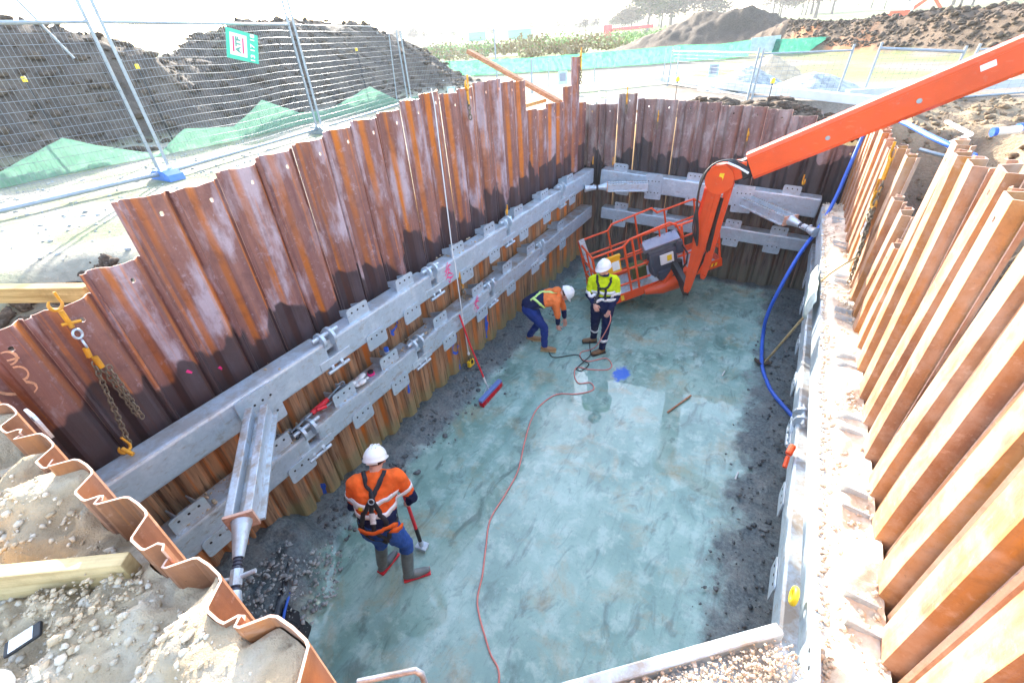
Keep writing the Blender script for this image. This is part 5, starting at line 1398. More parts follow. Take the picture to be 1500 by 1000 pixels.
def quad(mb, s0, s1, t0, t1, off, th): mb.plate([SP(s0, t0) + nrm * off, SP(s1, t0) + nrm * off, SP(s1, t1) + nrm * off, SP(s0, t1) + nrm * off], nrm, th)
m = MB(); quad(m, 0, 1, 0, 1, 0, .012); m.build('sign_board', [M['sign_green']], sg)
m = MB(); quad(m, .09, .62, .13, .87, .014, .003); m.build('white_square', [M['sign_white']], sg)
for s_ in (.17, .47):
    m = MB(); quad(m, s_, s_ + .045, .24, .76, .019, .002); m.build('red_bar', [M['sign_red']], sg)
ux, uy = su.normalized(), -sr.normalized()
text_mesh('13 17 18', .135, SP(.80, .5) + nrm * .018, ux, uy, M['sign_white'], sg, bold=.004)
text_mesh('ATF', .15, SP(.335, .5) + nrm * .022, ux * 1.0, uy, M['sign_dark'], sg, bold=.005)

# silt netting, pickets
def netting(path, mat, label, lean=.12, group=None, name='silt_netting', folds=1.0):
    """path: (x, y, z_bottom, z_top)"""
    m = MB(); vs = []; dense = []
    for a, b in zip(path, path[1:]):
        n = max(2, int(math.hypot(a[0] - b[0], a[1] - b[1]) / .09))
        for i in range(n): dense.append(tuple(lerp(p, q, i / n) for p, q in zip(a, b)))
    dense.append(path[-1]); K_ = 6
    for i, (x, y, zb, zt) in enumerate(dense):
        for k in range(K_ + 1):
            f = k / K_; w_ = folds * (.05 * fbm(x * 2.2, y * 2.2, f * 1.5, 3) + .03 * fbm(x * 9, y * 9, f * 2, 2))
            vs.append((x + w_ + lean * f, y + w_ * .5, lerp(zb, zt, f) + .02 * folds * fbm(x * 5, y * 5, 3)))
    n = len(dense); fs = [(i * (K_ + 1) + k, (i + 1) * (K_ + 1) + k, (i + 1) * (K_ + 1) + k + 1, i * (K_ + 1) + k + 1) for i in range(n - 1) for k in range(K_)]
    m.add(vs, fs, 0, True); o = thing(m, name, mat, label, 'netting', group)
    sm = o.modifiers.new('t', 'SOLIDIFY'); sm.thickness = .006; return o
def net_mat(name, col):
    t = NT(name); p = t.pos(); n = t.noise(p, 8, 4); c = t.mix(n, tuple(k * .6 for k in col), col); t.fin(c, .7, 0, .2)
    tr = t.n('BsdfTranslucent'); t.set(tr.inputs['Color'], col); mx = t.n('MixShader'); mx.inputs[0].default_value = .45
    t.t.links.new(t.b.outputs[0], mx.inputs[1]); t.t.links.new(tr.outputs[0], mx.inputs[2]); tp = t.n('BsdfTransparent'); m2 = t.n('MixShader'); t.set(m2.inputs[0], t.ramp(t.noise(p, 6, 4), [(.35, .12), (.65, .42)])); t.t.links.new(mx.outputs[0], m2.inputs[1]); t.t.links.new(tp.outputs[0], m2.inputs[2]); t.t.links.new(m2.outputs[0], t.out.inputs[0]); return t.m
M['net'] = net_mat('green_netting', (.30, .52, .40)); M['net_far'] = net_mat('bright_green_netting', (.18, .60, .36))
netting([(-11.4, .8, 3.1, 3.35), (-11.4, 2.3, 3.1, 3.40), (-11.45, 3.5, 3.1, 3.78), (-11.4, 4.0, 3.1, 3.55), (-11.3, 4.8, 3.12, 3.25), (-11.3, 5.5, 3.1, 3.62), (-11.35, 6.6, 3.1, 3.48), (-11.5, 7.6, 3.1, 3.92), (-11.6, 8.6, 3.12, 3.50), (-11.7, 9.6, 3.1, 3.42), (-11.7, 11.4, 3.1, 3.85), (-11.8, 12.6, 3.1, 3.35), (-12.2, 14.2, 3.1, 3.3)], M['net'], 'slack pale green netting along the foot of the dark spoil heap')
def picket(x, y, zt, label, cap=True, zb=3.0, r=.018, lean=(0, 0)):
    root = empty('picket', (x, y, zb), label, 'picket', 'black steel pickets')
    m = MB(); b = V((x, y, zb)); t_ = V((x + lean[0], y + lean[1], zt))
    for k in range(3):
        a = R(90 + 120 * k); d = V((math.cos(a), math.sin(a), 0)); m.beam(b + d * r * .5, t_ + d * r * .5, r * (1 if k else .35), r * (.35 if k else 1))
    m.tube([b, t_], r * .4, 6); m.build('steel_post', [M['black']], root)
    if cap:
        m = MB(); m.tube([t_ - V((0, 0, .05)), t_ + V((0, 0, .02)), t_ + V((0, 0, .035))], [.036, .036, .02], 10); m.build('safety_cap', [M['yellow']], root)
picket(-11.6, 3.55, 4.70, 'black picket with yellow cap at the left edge of the netting', lean=(-.1, .0))
picket(-11.5, 5.35, 4.77, 'black picket with yellow cap just behind the nearest pair of fence posts', lean=(-.15, 0))
picket(-11.6, 7.6, 4.0, 'short black picket at the tall peak of the netting', cap=False)
picket(-11.7, 11.4, 4.81, 'black picket with yellow cap in front of the right end of the spoil heap', lean=(-.1, 0))
picket(-11.8, 15.9, 4.35, 'thin black picket without a cap beyond the end of the spoil heap', cap=False, r=.024)
picket(-.56, 10.42, 3.88, 'black picket with a yellow cap rising above the middle of the far wall', r=.022, zb=2.9)
picket(-2.24, 10.42, 3.94, 'black picket with a yellow cap near the left end of the far wall', r=.018, zb=3.0)
picket(-3.72, 10.5, 3.72, 'short dark picket beside the timber pieces at the far left corner', cap=False, zb=3.0, r=.015)
netting([(-24, 22, 3.2, 4.1), (-19, 24, 3.2, 4.0), (-14, 26, 3.15, 3.9), (-9.5, 28, 3.15, 3.95), (-6.5, 30.3, 3.15, 4.0), (-4.9, 31.5, 3.15, 3.9), (-3.3, 33, 3.15, 4.0)], M['net_far'], 'long bright green netting across the site, left of the pale panel', folds=2.0, name='site_netting')
netting([(-2.2, 33.2, 3.15, 3.95), (.5, 34.5, 3.15, 3.9), (3, 35.6, 3.2, 3.85), (5.5, 36.8, 3.2, 3.85)], net_mat('sea_green_netting', (.10, .40, .30)), 'sea green netting in front of the long berm, right of the pale panel', folds=2.0, name='site_netting')
m = MB(); m.beam((-3.3, 32.8, 3.7), (-1.9, 33.4, 3.75), .06, .75, 0, .01); thing(m, 'site_hoarding', M['poly'], 'pale panel standing between the two long green nettings', 'panel')

# ------------------------------------------------------------------ fence and beams beyond the far wall
def post(x, y, zb, zt, label, lean=(0, 0), r=.022, name='fence_post'):
    m = MB(); m.tube([(x, y, zb), (x + lean[0], y + lean[1], zt)], r, 8); m.beam((x - .06, y, zb), (x + .06, y, zb), .12, .012)
    return thing(m, name, M['galv_dull'], label, 'fence post', 'galvanised posts beyond the far wall')
for a in ((-8.2, 15.6, 3.1, 4.20, 'thick galvanised post behind the gap in the left wall', (0, 0), .04), (-7.7, 15.9, 3.1, 4.12, 'thin galvanised post right of the thick one behind the gap'),
          (-7.12, 18.68, 3.1, 4.12, 'galvanised post just right of the tallest corner sheet'), (-4.48, 18.46, 3.1, 4.22, 'left one of two close galvanised posts above the raised far sheet'), (-4.05, 18.54, 3.1, 4.24, 'right one of two close galvanised posts above the raised far sheet')):
    post(*a)
def site_panel(a, b, zt, label, tilt=0.0, lean=(.04, 0), zr=None, rr=.018, mesh=True):
    a, b = V(a), V(b); root = empty('low_fence', tuple((a + b) / 2), label, 'fence panel', 'low mesh fence panels beyond the far wall')
    ta, tb = a + V((lean[0], lean[1], zt - a.z)), b + V((lean[0], lean[1], zt + tilt - b.z))
    for q, t_ in ((a, ta), (b, tb)): m = MB(); m.tube([q, t_], .024, 8); m.build('upright', [M['galv_dull']], root)
    f = zr or .90
    m = MB(); m.tube([a.lerp(ta, f), b.lerp(tb, f)], rr, 8); m.build('top_rail', [M['galv_dull']], root)
    m = MB(); m.tube([a.lerp(ta, .08), b.lerp(tb, .08)], rr, 8); m.build('bottom_rail', [M['galv_dull']], root)
    if mesh:
        m = MB()
        for k in range(1, 10):
            q = .08 + (f - .08) * k / 10; m.tube([a.lerp(ta, q), b.lerp(tb, q)], .003, 3, cap=False)
        for k in range(1, 14): m.tube([a.lerp(b, k / 14) + V((0, 0, .09)), (a.lerp(ta, f)).lerp(b.lerp(tb, f), k / 14)], .002, 3, cap=False)
        m.build('wire_mesh', [M['wire']], root)
site_panel((-4.0, 17.2, 3.2), (-1.20, 13.6, 3.2), 4.28, 'low fence panel left of the gravel heaps, ending at a double post')
site_panel((-1.10, 13.5, 3.2), (.62, 13.4, 3.2), 4.26, 'low fence panel standing in front of the grey gravel heaps')
site_panel((1.10, 13.5, 3.2), (2.45, 13.3, 3.2), 4.27, 'leaning fence panel with a sloping top rail right of the gravel heaps', tilt=-.12, rr=.026)
site_panel((2.62, 13.2, 3.2), (5.6, 15.2, 3.2), 4.18, 'low fence panel beyond the orange arm at the right edge')
for (c, s_, lb, mt) in (((-7.0, 15.5, 3.64), .17, 'small white sign with a blue square on the fence behind the far left corner', 'blue'), ((-2.38, 15.5, 3.73), .15, 'small pale sign with faded print on the fence left of the gravel heaps', 'pink'), ((-9.3, 12.45, 3.55), .14, 'pale sign on the fence left of the leaning timber', 'galv')):
    root = empty('small_sign', c, lb, 'sign'); m = MB(); m.obox(V(c), V((.9, .42, 0)).normalized(), V((-.42, .9, 0)).normalized(), V((0, 0, 1)), s_ * .9, .008, s_ * 1.15); m.build('sign_board', [M['poly']], root)
    m = MB(); m.obox(V(c) + V((.005, -.012, .02)), V((.9, .42, 0)).normalized(), V((-.42, .9, 0)).normalized(), V((0, 0, 1)), s_ * .55, .006, s_ * .65); m.build('sign_face', [M['grey_metal'] if mt != 'galv' else M['white']], root)
def pale_beam(a, b, w_, h_, label, mat='white', group='pale beams lying beyond the pit'):
    m = MB(); m.beam(a, b, w_, h_, 0, .012); return thing(m, 'barrier_beam', M[mat], label, 'beam', group)
M['pale_steel'] = simple('pale_blue_grey_beam', (.50, .56, .60), .5, 0, .1, 5, (.45, .42, .38), .3)
pale_beam((-6.9, 15.4, 3.32), (-4.35, 18.0, 3.36), .12, .12, 'pale beam running back from the far left corner to the bend')
pale_beam((-4.4, 18.0, 3.36), (1.25, 11.9, 3.36), .14, .18, 'long pale beam running from the bend towards the orange arm', 'pale_steel')
pale_beam((.75, 12.6, 3.42), (5.6, 15.4, 3.42), .16, .16, 'pale beam passing behind the orange arm on the right', 'pale_steel')
pale_beam((-4.35, 11.1, 3.22), (-5.3, 14.4, 3.3), .07, .07, 'short pale prop lying behind the far left corner')
m = MB(); m.beam((-4.15, 10.8, 3.30), (-3.05, 10.75, 3.32), .10, .05, 0, .006); thing(m, 'timber_board', M['timber'], 'short brown board lying behind the far left corner', 'board')
m = MB(); m.beam((-3.95, 10.62, 3.42), (-2.95, 10.75, 3.44), .03, .30, 0, .006); thing(m, 'white_board', M['white'], 'white board behind the low sheets of the far wall', 'board')
m = MB(); m.beam((-6.25, 9.12, 4.62), (-4.02, 8.78, 3.72), .12, .075, 0, .006); thing(m, 'leaning_timber', M['timber_red'], 'long reddish timber leaning on the left wall beside its low section', 'timber')
m = MB(); m.beam((-4.6, 7.3, 3.72), (-4.5, 9.0, 3.73), .18, .06, 0, .006); thing(m, 'timber_board', M['timber'], 'flat board lying behind the low section of the left wall', 'board')
# left and near timbers
m = MB(); m.beam((-6.6, .15, 3.27), (-4.60, 1.06, 3.27), .10, .13, 0, .008); thing(m, 'timber_beam', M['timber'], 'squared orange timber ending above the corner of the left wall', 'timber')
m = MB(); m.beam((-2.78, -.80, 3.40), (-1.545, .04, 3.385), .048, .125, 0, .004); thing(m, 'timber_beam', M['timber_pale'], 'pale squared timber lying on the soil at the bottom left', 'timber')
# small things on the soil
root = empty('mobile_phone', (-1.645, -.235, 3.10), 'black phone with a white screen lying on the dark soil', 'phone')
gz = ground_hc(-1.645, -.235)[0] + .045; root.location.z = gz
m = MB(); q = V((-1.645, -.235, gz + .006)); ph_a = V((.35, .9, .15)).normalized(); ph_n = V((-.05, -.2, 1)).normalized(); ph_s = ph_a.cross(ph_n).normalized(); ph_n = ph_s.cross(ph_a)
m.obox(q, ph_a, ph_s, ph_n, .046, .026, .006, 0, .005); m.build('phone_body', [M['black']], root)
m = MB(); m.obox(q + ph_n * .0065 - ph_a * .003, ph_a, ph_s, ph_n, .030, .022, .0008); m.build('screen', [M['white']], root)
m = MB(); vs = []
m.ball((-.66, -.02, 3.46), .09, 0, 20, 12, (1.3, .8, .7)); o = thing(m, 'white_sack', M['white'], 'rounded white sack lying against the near wall at the bottom edge', 'sack')
m = MB(); m.ball((-1.56, -.33, ground_hc(-1.56, -.33)[0] + .03), .05, 0, 14, 8, (1.1, .9, .7)); thing(m, 'white_bowl', M['white'], 'small rounded white object lying on the soil at the bottom left corner', 'bowl')
m = MB(); m.tube([(-1.08, .28, 2.50), (-.88, .43, 2.52), (-.86, .44, 2.48), (-.86, .43, 2.05)], .014, 8); thing(m, 'bent_bar', M['galv_dirty'], 'bent steel bar sticking up behind the near wall', 'bar')
m = MB(); round_plate(m, (-2.66, .17, 3.44), (1, 0, 0), (0, 0, 1), (0, 1, 0), .12, .14, .012, 1, rr=.02); thing(m, 'lifting_plate', [M['galv'], M['hole']], 'pale steel plate clipped on the near wall at the left edge', 'plate')

# ------------------------------------------------------------------ things on the lower left beam, on the wall and on the floor
root = empty('spray_can', (-3.74, 3.06, 1.535), 'white spray can with a blue cap standing on the lower left beam', 'spray can')
m = MB(); m.tube([(-3.74, 3.06, 1.535), (-3.74, 3.06, 1.66), (-3.74, 3.06, 1.672)], [.033, .033, .024], 12); m.build('can', [M['white']], root)
m = MB(); m.tube([(-3.74, 3.06, 1.67), (-3.74, 3.06, 1.715)], .030, 12); m.build('cap', [M['blue']], root)
root = empty('tape_roll', (-3.73, 2.74, 1.535), 'pink and black tape measure lying on the lower left beam', 'tape')
m = MB(); m.tube([(-3.73, 2.74, 1.535), (-3.73, 2.74, 1.56)], .045, 14); m.build('tape_body', [M['pink']], root)
m = MB(); m.tube([(-3.73, 2.74, 1.56), (-3.73, 2.74, 1.585)], .034, 14); m.build('tape_cap', [M['black']], root)
m = MB()
for k in range(9): m.ball((-3.72 + rs.uniform(-.05, .05), 2.56 + rs.uniform(-.09, .09), 1.56 + rs.uniform(0, .02)), rs.uniform(.02, .045), 0, 9, 6, (1, 1.3, .6))
thing(m, 'crumpled_gloves', M['white'], 'crumpled white gloves on the lower left beam beside the pink tape', 'gloves')
root = empty('steel_shackle', (-3.70, 2.40, 1.535), 'small steel shackle on the lower left beam beside the white gloves', 'shackle')
m = MB(); m.torus((-3.70, 2.40, 1.56), (.2, .2, 1), .035, .010, 0, 14, 6, 1.2); m.tube([(-3.75, 2.36, 1.57), (-3.65, 2.37, 1.57)], .01, 7); m.build('bow', [M['galv']], root)
root = empty('ratchet_puller', (-3.74, 1.95, 1.56), 'steel puller with a red grip lying on the lower left beam', 'puller')
m = MB(); m.tube([(-3.76, 2.32, 1.66), (-3.75, 2.10, 1.62)], .012, 7); m.tube([(-3.75, 1.90, 1.60), (-3.74, 1.62, 1.575)], .014, 7); m.tube([(-3.70, 2.25, 1.62), (-3.70, 2.0, 1.58)], .008, 6); hook(m, (-3.76, 2.35, 1.66), (0, 1, 0), .07); hook(m, (-3.74, 1.58, 1.58), (0, -1, 0), .08); m.build('puller_body', [M['galv_dull']], root)
m = MB(); m.tube([(-3.75, 2.12, 1.62), (-3.75, 1.90, 1.60)], .028, 9); m.tube([(-3.70, 2.05, 1.60), (-3.72, 1.95, 1.62)], .022, 8); m.build('grip', [M['red']], root)
m = MB(); m.beam((-3.66, 1.78, 1.58), (-3.70, 1.62, 1.58), .03, .04, 0, .008); m.tube([(-3.68, 1.72, 1.59), (-3.63, 1.60, 1.55)], .016, 7); m.build('ratchet', [M['black']], root)
m = MB(); m.tube([(-3.93, 4.87, 4.33), (-3.91, 4.86, 4.15), (-3.62, 4.45, 2.36), (-3.595, 4.44, 2.30), (-3.57, 4.41, 1.5), (-3.56, 4.42, .82)], .0075, 6); m.ball((-3.56, 4.42, .80), .022, 0, 8, 6, (1, 1, 1.5)); thing(m, 'plumb_rope', M['rope'], 'thin pale rope hanging straight down the left wall past both beams', 'rope')
root = empty('broom', (-3.28, 4.48, .02), 'broom with a long red handle and blue head leaning on the lower left beam', 'broom')
m = MB(); m.tube([(-3.60, 4.38, 1.50), (-3.50, 4.41, .98), (-3.36, 4.46, .38)], .0135, 8); m.build('handle', [M['red']], root)
m = MB(); m.tube([(-3.36, 4.46, .38), (-3.335, 4.468, .26)], .0145, 8); m.build('handle_sleeve', [M['white']], root)
m = MB(); m.tube([(-3.335, 4.468, .27), (-3.30, 4.48, .12)], .012, 8); m.tube([(-3.32, 4.36, .12), (-3.32, 4.475, .2), (-3.32, 4.6, .12)], .006, 6); m.build('bracket', [M['galv']], root)
m = MB(); m.beam((-3.28, 4.19, .105), (-3.27, 4.78, .105), .075, .05, 0, .01); m.build('broom_head', [M['broom_blue']], root)
m = MB()
for k in range(60):
    for j in range(4): y_ = 4.19 + k * .01; x_ = -3.30 + j * .02; m.tube([(x_, y_, .09), (x_ + .012 + rs.uniform(-.006, .01), y_ + rs.uniform(-.006, .006), .004)], .0042, 3)
b_ = m.build('bristles', [M['red']], root)
root = empty('laser_level', (-3.82, 4.78, .20), 'small yellow and black level hanging low on the left wall behind the broom', 'level')
m = MB(); m.beam((-3.84, 4.72, .28), (-3.84, 4.86, .28), .06, .11, 0, .012); m.build('level_body', [M['yellow']], root)
m = MB(); m.beam((-3.81, 4.77, .31), (-3.81, 4.82, .31), .02, .06, 0, .005); m.tube([(-3.84, 4.76, .33), (-3.84, 4.76, .42), (-3.84, 4.82, .42), (-3.84, 4.82, .33)], .008, 6); m.build('level_handle', [M['black']], root)

def smooth_path(pts, n=8):
    pts = [V(p) for p in pts]; out = []
    for i in range(len(pts) - 1):
        p0 = pts[max(i - 1, 0)]; p1 = pts[i]; p2 = pts[i + 1]; p3 = pts[min(i + 2, len(pts) - 1)]
        for k in range(n):
            t_ = k / n; out.append(.5 * ((2 * p1) + (p2 - p0) * t_ + (2 * p0 - 5 * p1 + 4 * p2 - p3) * t_ ** 2 + (3 * p1 - p0 - 3 * p2 + p3) * t_ ** 3))
    out.append(pts[-1]); return out
Z_ = .013
m = MB(); m.tube(smooth_path([(-1.02, .70, Z_), (-1.15, 1.22, Z_), (-1.36, 1.38, Z_), (-1.68, 1.67, Z_), (-1.80, 1.95, Z_), (-1.94, 2.24, Z_), (-2.08, 2.56, Z_), (-2.10, 2.95, Z_), (-2.14, 3.35, Z_), (-2.29, 3.80, Z_), (-2.42, 4.25, Z_), (-2.45, 4.60, Z_), (-2.33, 4.96, Z_), (-2.04, 5.12, Z_), (-1.85, 5.32, Z_), (-1.95, 5.47, Z_), (-2.12, 5.38, Z_), (-2.27, 5.55, Z_), (-2.31, 5.76, Z_), (-2.10, 5.80, Z_), (-1.83, 5.92, Z_), (-1.80, 6.08, Z_), (-1.96, 6.22, Z_), (-2.18, 6.02, Z_), (-2.35, 6.03, Z_), (-2.42, 6.2, Z_), (-2.3, 6.32, .03), (-2.15, 6.22, .22), (-2.02, 6.22, .50), (-1.93, 6.22, .78), (-1.96, 6.28, .88), (-2.01, 6.31, .86)]), .0095, 7)
thing(m, 'extension_cord', M['cord'], 'long pink cord winding over the wet floor up to the man in yellow', 'cord')
m = MB(); m.tube(smooth_path([(-2.96, 5.98, Z_), (-2.79, 5.86, Z_), (-2.46, 6.10, Z_), (-2.30, 5.98, .024), (-2.16, 5.92, .024), (-2.20, 5.72, Z_), (-2.30, 5.72, Z_), (-2.26, 5.95, .03), (-2.24, 6.2, Z_), (-2.33, 6.4, .03), (-2.37, 6.5, .10)]), .0085, 7)
thing(m, 'black_cable', M['black'], 'black cable looped on the floor between the bending man and the man in yellow', 'cable')
HOSE = smooth_path([(1.75, 6.9, 3.42), (1.45, 7.4, 3.5), (1.30, 8.6, 3.48), (1.20, 9.6, 3.42), (1.03, 9.85, 3.25), (.93, 9.55, 2.70), (.86, 9.25, 2.25), (.74, 8.8, 1.90), (.55, 8.35, 1.55), (.41, 8.02, 1.08), (.33, 7.92, .52), (.36, 7.85, .12), (.39, 7.5, .055), (.44, 7.03, .05), (.54, 6.65, .05), (.66, 6.35, .055), (.95, 5.87, .09)])
m = MB(); m.tube(HOSE, .030, 10); thing(m, 'blue_hose', M['blue'], 'thick blue hose coming over the far right corner and lying curved on the pit floor', 'hose')
root = empty('shovel', (.42, 7.15, .04), 'muddy shovel lying over the blue hose with its pale handle on the right beam', 'shovel')
m = MB(); m.tube([(.46, 7.05, .13), (.60, 6.72, .85), (.70, 6.48, 1.36)], .017, 8); m.build('handle', [M['timber_pale']], root)
m = MB()
g = []; 
for j in range(6):
    for i in range(5):
        u_, v_ = i / 4 - .5, j / 5; w_ = .12 * (1 - .5 * v_ ** 3); g.append(V((.46, 7.07, .12)) + V((-.35, .85, -.25)).normalized() * (v_ * .26) + V((.85, .35, 0)).normalized() * (u_ * 2 * w_) + V((0, 0, -.05 + .12 * u_ * u_)))
m.add(g, [(j * 5 + i, j * 5 + i + 1, (j + 1) * 5 + i + 1, (j + 1) * 5 + i) for j in range(5) for i in range(4)], 0, True); bl = m.build('blade', [M['clod_dark']], root); q = bl.modifiers.new('t', 'SOLIDIFY'); q.thickness = .006
m = MB(); m.tube(smooth_path([(.70, 6.40, 1.55), (.72, 6.3, 1.95), (.80, 6.1, 2.25), (.93, 5.85, 2.55)]), .011, 7); thing(m, 'bent_rod', M['timber_pale'], 'bent pale rod standing on the right beam above the shovel', 'rod')
m = MB(); m.beam((-.67, 5.30, .025), (-.44, 5.84, .025), .022, .018, 0, .003); thing(m, 'floor_stick', M['timber_red'], 'thin brown stick lying alone on the wet floor', 'stick')
for k, (x, y, lb) in enumerate(((.37, 4.46, 'small pale peg lying on the floor, nearest to the camera'), (-.10, 6.55, 'small pale peg lying on the floor below the orange arm'))):
    m = MB(); m.tube([(x, y, .02), (x + .02, y + .13, .03)], .010, 6); thing(m, 'floor_peg', M['white'], lb, 'peg')
m = MB(); m.torus((.655, 1.97, 1.86), (-1, 0, .1), .045, .016, 0, 16, 7); thing(m, 'yellow_ring', M['yellow'], 'yellow plastic ring hanging on the side of the right beam', 'ring')
m = MB(); m.beam((.66, 3.72, 1.36), (.69, 3.84, 1.38), .06, .05, 0, .02); m.tube([(.66, 3.70, 1.35), (.65, 3.6, 1.30)], .02, 8); thing(m, 'orange_tool', M['orange'], 'small orange tool on the lower right beam by the end of the blue hose', 'tool')
# black plastic sheet with a blue edge by the rubble heap
m = MB(); vs = []
for i in range(22):
    f = i / 21; a = V((-3.66, 1.45, .05)).lerp(V((-2.80, .42, .05)), f)
    for k in range(6):
        g_ = k / 5; vs.append(a + V((-.17, -.15, .34)) * g_ + V((.04, .03, .0)) * fbm(f * 6, g_ * 3, 1) + V((0, 0, .06 * fbm(f * 9, g_ * 4, 5))))
m.add(vs, [(i * 6 + k, (i + 1) * 6 + k, (i + 1) * 6 + k + 1, i * 6 + k + 1) for i in range(21) for k in range(5)], 0, True)
o = thing(m, 'plastic_sheet', M['black_poly'], 'black plastic sheet with a blue fold wrapped round the rubble in the near left corner', 'plastic sheet'); q = o.modifiers.new('t', 'SOLIDIFY'); q.thickness = .004
m = MB(); m.tube([V((-3.66, 1.45, .05)).lerp(V((-2.9, .55, .05)), i / 10) + V((-.12, -.11, .26 + .03 * math.sin(i))) for i in range(11)], .014, 6); bo = m.build('blue_fold', [M['blue']], o)
# plastic sheet draped on the side of the right beams
for (y0, y1, lb, sd_) in ((5.6, 6.7, 'pale plastic sheet hanging off the right beam beside the shovel', 2),):
    m = MB(); vs = []; n_ = 20
    for i in range(n_ + 1):
        y_ = lerp(y0, y1, i / n_)
        for k in range(7):
            f = k / 6; dz = -.42 * f * (.55 + .45 * math.sin(math.pi * i / n_)); vs.append((.70 - .05 * math.sin(f * 2.2) + .05 * fbm(y_ * 3, f * 2, sd_) - .02, y_ + .06 * fbm(y_ * 2, f * 3, 7), 2.045 + dz))
    m.add(vs, [(i * 7 + k, (i + 1) * 7 + k, (i + 1) * 7 + k + 1, i * 7 + k + 1) for i in range(n_) for k in range(6)], 0, True)
    o = thing(m, 'plastic_sheet', M['poly'], lb, 'plastic sheet'); q = o.modifiers.new('t', 'SOLIDIFY'); q.thickness = .004
# right side bits
m = MB(); m.beam((1.98, 8.35, 3.40), (1.60, 7.50, 3.42), .05, .03); m.beam((1.60, 7.50, 3.42), (1.62, 6.9, 3.44), .05, .03); m.beam((1.98, 8.35, 3.40), (1.80, 8.95, 3.46), .05, .03); thing(m, 'bent_strip', M['white'], 'zigzag pale strip of metal lying behind the tall right sheets', 'strip')
for (a, b, lb) in (((2.10, 7.95, 3.50), (2.32, 8.02, 3.52), 'left one of two short pale pipes with blue ends on the right bank'), ((2.36, 8.15, 3.52), (2.60, 8.25, 3.54), 'right one of two short pale pipes with blue ends on the right bank')):
    root = empty('pipe_offcut', a, lb, 'pipe', 'pale pipes with blue ends on the right bank'); m = MB(); m.tube([a, b], .045, 12); m.build('pipe', [M['white']], root)
    m = MB(); d = (V(b) - V(a)).normalized(); m.tube([V(a) - d * .04, V(a)], .052, 12); m.build('pipe_cap', [M['blue']], root)
m = MB(); m.tube(smooth_path([(1.28, 7.0, 3.45), (1.5, 6.85, 3.42), (1.75, 6.9, 3.40)]), .02, 8); thing(m, 'grey_pipe', M['galv_dull'], 'thin grey pipe on the ground behind the right wall', 'pipe')

# ------------------------------------------------------------------ far land: scrub, trees, machines
def leaf_cloud(n, fn, size, seed):
    rg_ = np.random.default_rng(seed); vs = np.empty((n * 3, 3)); 
    for i in range(n):
        p, s = fn(rg_); a = rg_.normal(size=3); a /= np.linalg.norm(a); b = rg_.normal(size=3); b -= a * (a @ b); b /= np.linalg.norm(b)
        s = s * size; vs[i * 3] = p + a * s; vs[i * 3 + 1] = p - a * s * .5 + b * s * .8; vs[i * 3 + 2] = p - a * s * .5 - b * s * .8
    return vs
def tri_obj(name, vs, mat, parent=None, org=(0, 0, 0)):
    me = bpy.data.meshes.new(name); n = len(vs) // 3
    me.from_pydata((vs - np.array(org)).tolist(), [], [(i * 3, i * 3 + 1, i * 3 + 2) for i in range(n)]); me.materials.append(mat)
    o = bpy.data.objects.new(name, me); link(o, parent); return o
def leaf_mat(name, a, b):
    t = NT(name); p = t.pos(); n = t.noise(p, .35, 4, .6); n2 = t.noise(p, 3, 3); c = t.mix(t.ramp(n, [(.35, 0), (.65, 1)]), a, b); c = t.mix(t.math('MULTIPLY', n2, .4), c, tuple(k * .5 for k in a)); return t.fin(c, .8, 0, .1)
SCR = [('green leafy scrub covering the flat land beyond the netting', (-120, -16, 48, 120), leaf_mat('scrub_green', (.16, .26, .08), (.34, .46, .16)), 1), ('brown bushes in front of the green scrub land', (-42, -13, 40, 56), leaf_mat('scrub_brown', (.26, .19, .10), (.42, .34, .20)), 2)]
for lb, (x0, x1, y0, y1), mt, sd_ in SCR:
    nb = 420 if sd_ == 1 else 30; rg_ = np.random.default_rng(sd_); cs = []
    for k in range(nb): cs.append((rg_.uniform(x0, x1), rg_.uniform(y0, y1), rg_.uniform(.7, 2.0)))
    def fn(r, cs=cs): 
        c = cs[r.integers(len(cs))]; q = r.normal(size=3); q /= np.linalg.norm(q); rr = c[2] * r.random() ** .4
        return np.array([c[0] + q[0] * rr * 1.5, c[1] + q[1] * rr * 1.2, 3.2 + c[2] * .25 + abs(q[2]) * rr * .9]), r.uniform(.5, 1.4)
    o = tri_obj('scrub', leaf_cloud(30000 if sd_ == 1 else 5000, fn, .16, sd_), mt); tag(o, lb, None, None, 'stuff')
M['bark'] = simple('grey_bark', (.12, .10, .085), .9, 0, .3)
TM = [leaf_mat('twigs_grey', (.08, .075, .06), (.17, .15, .12)), leaf_mat('tree_green', (.035, .06, .025), (.09, .13, .05))]
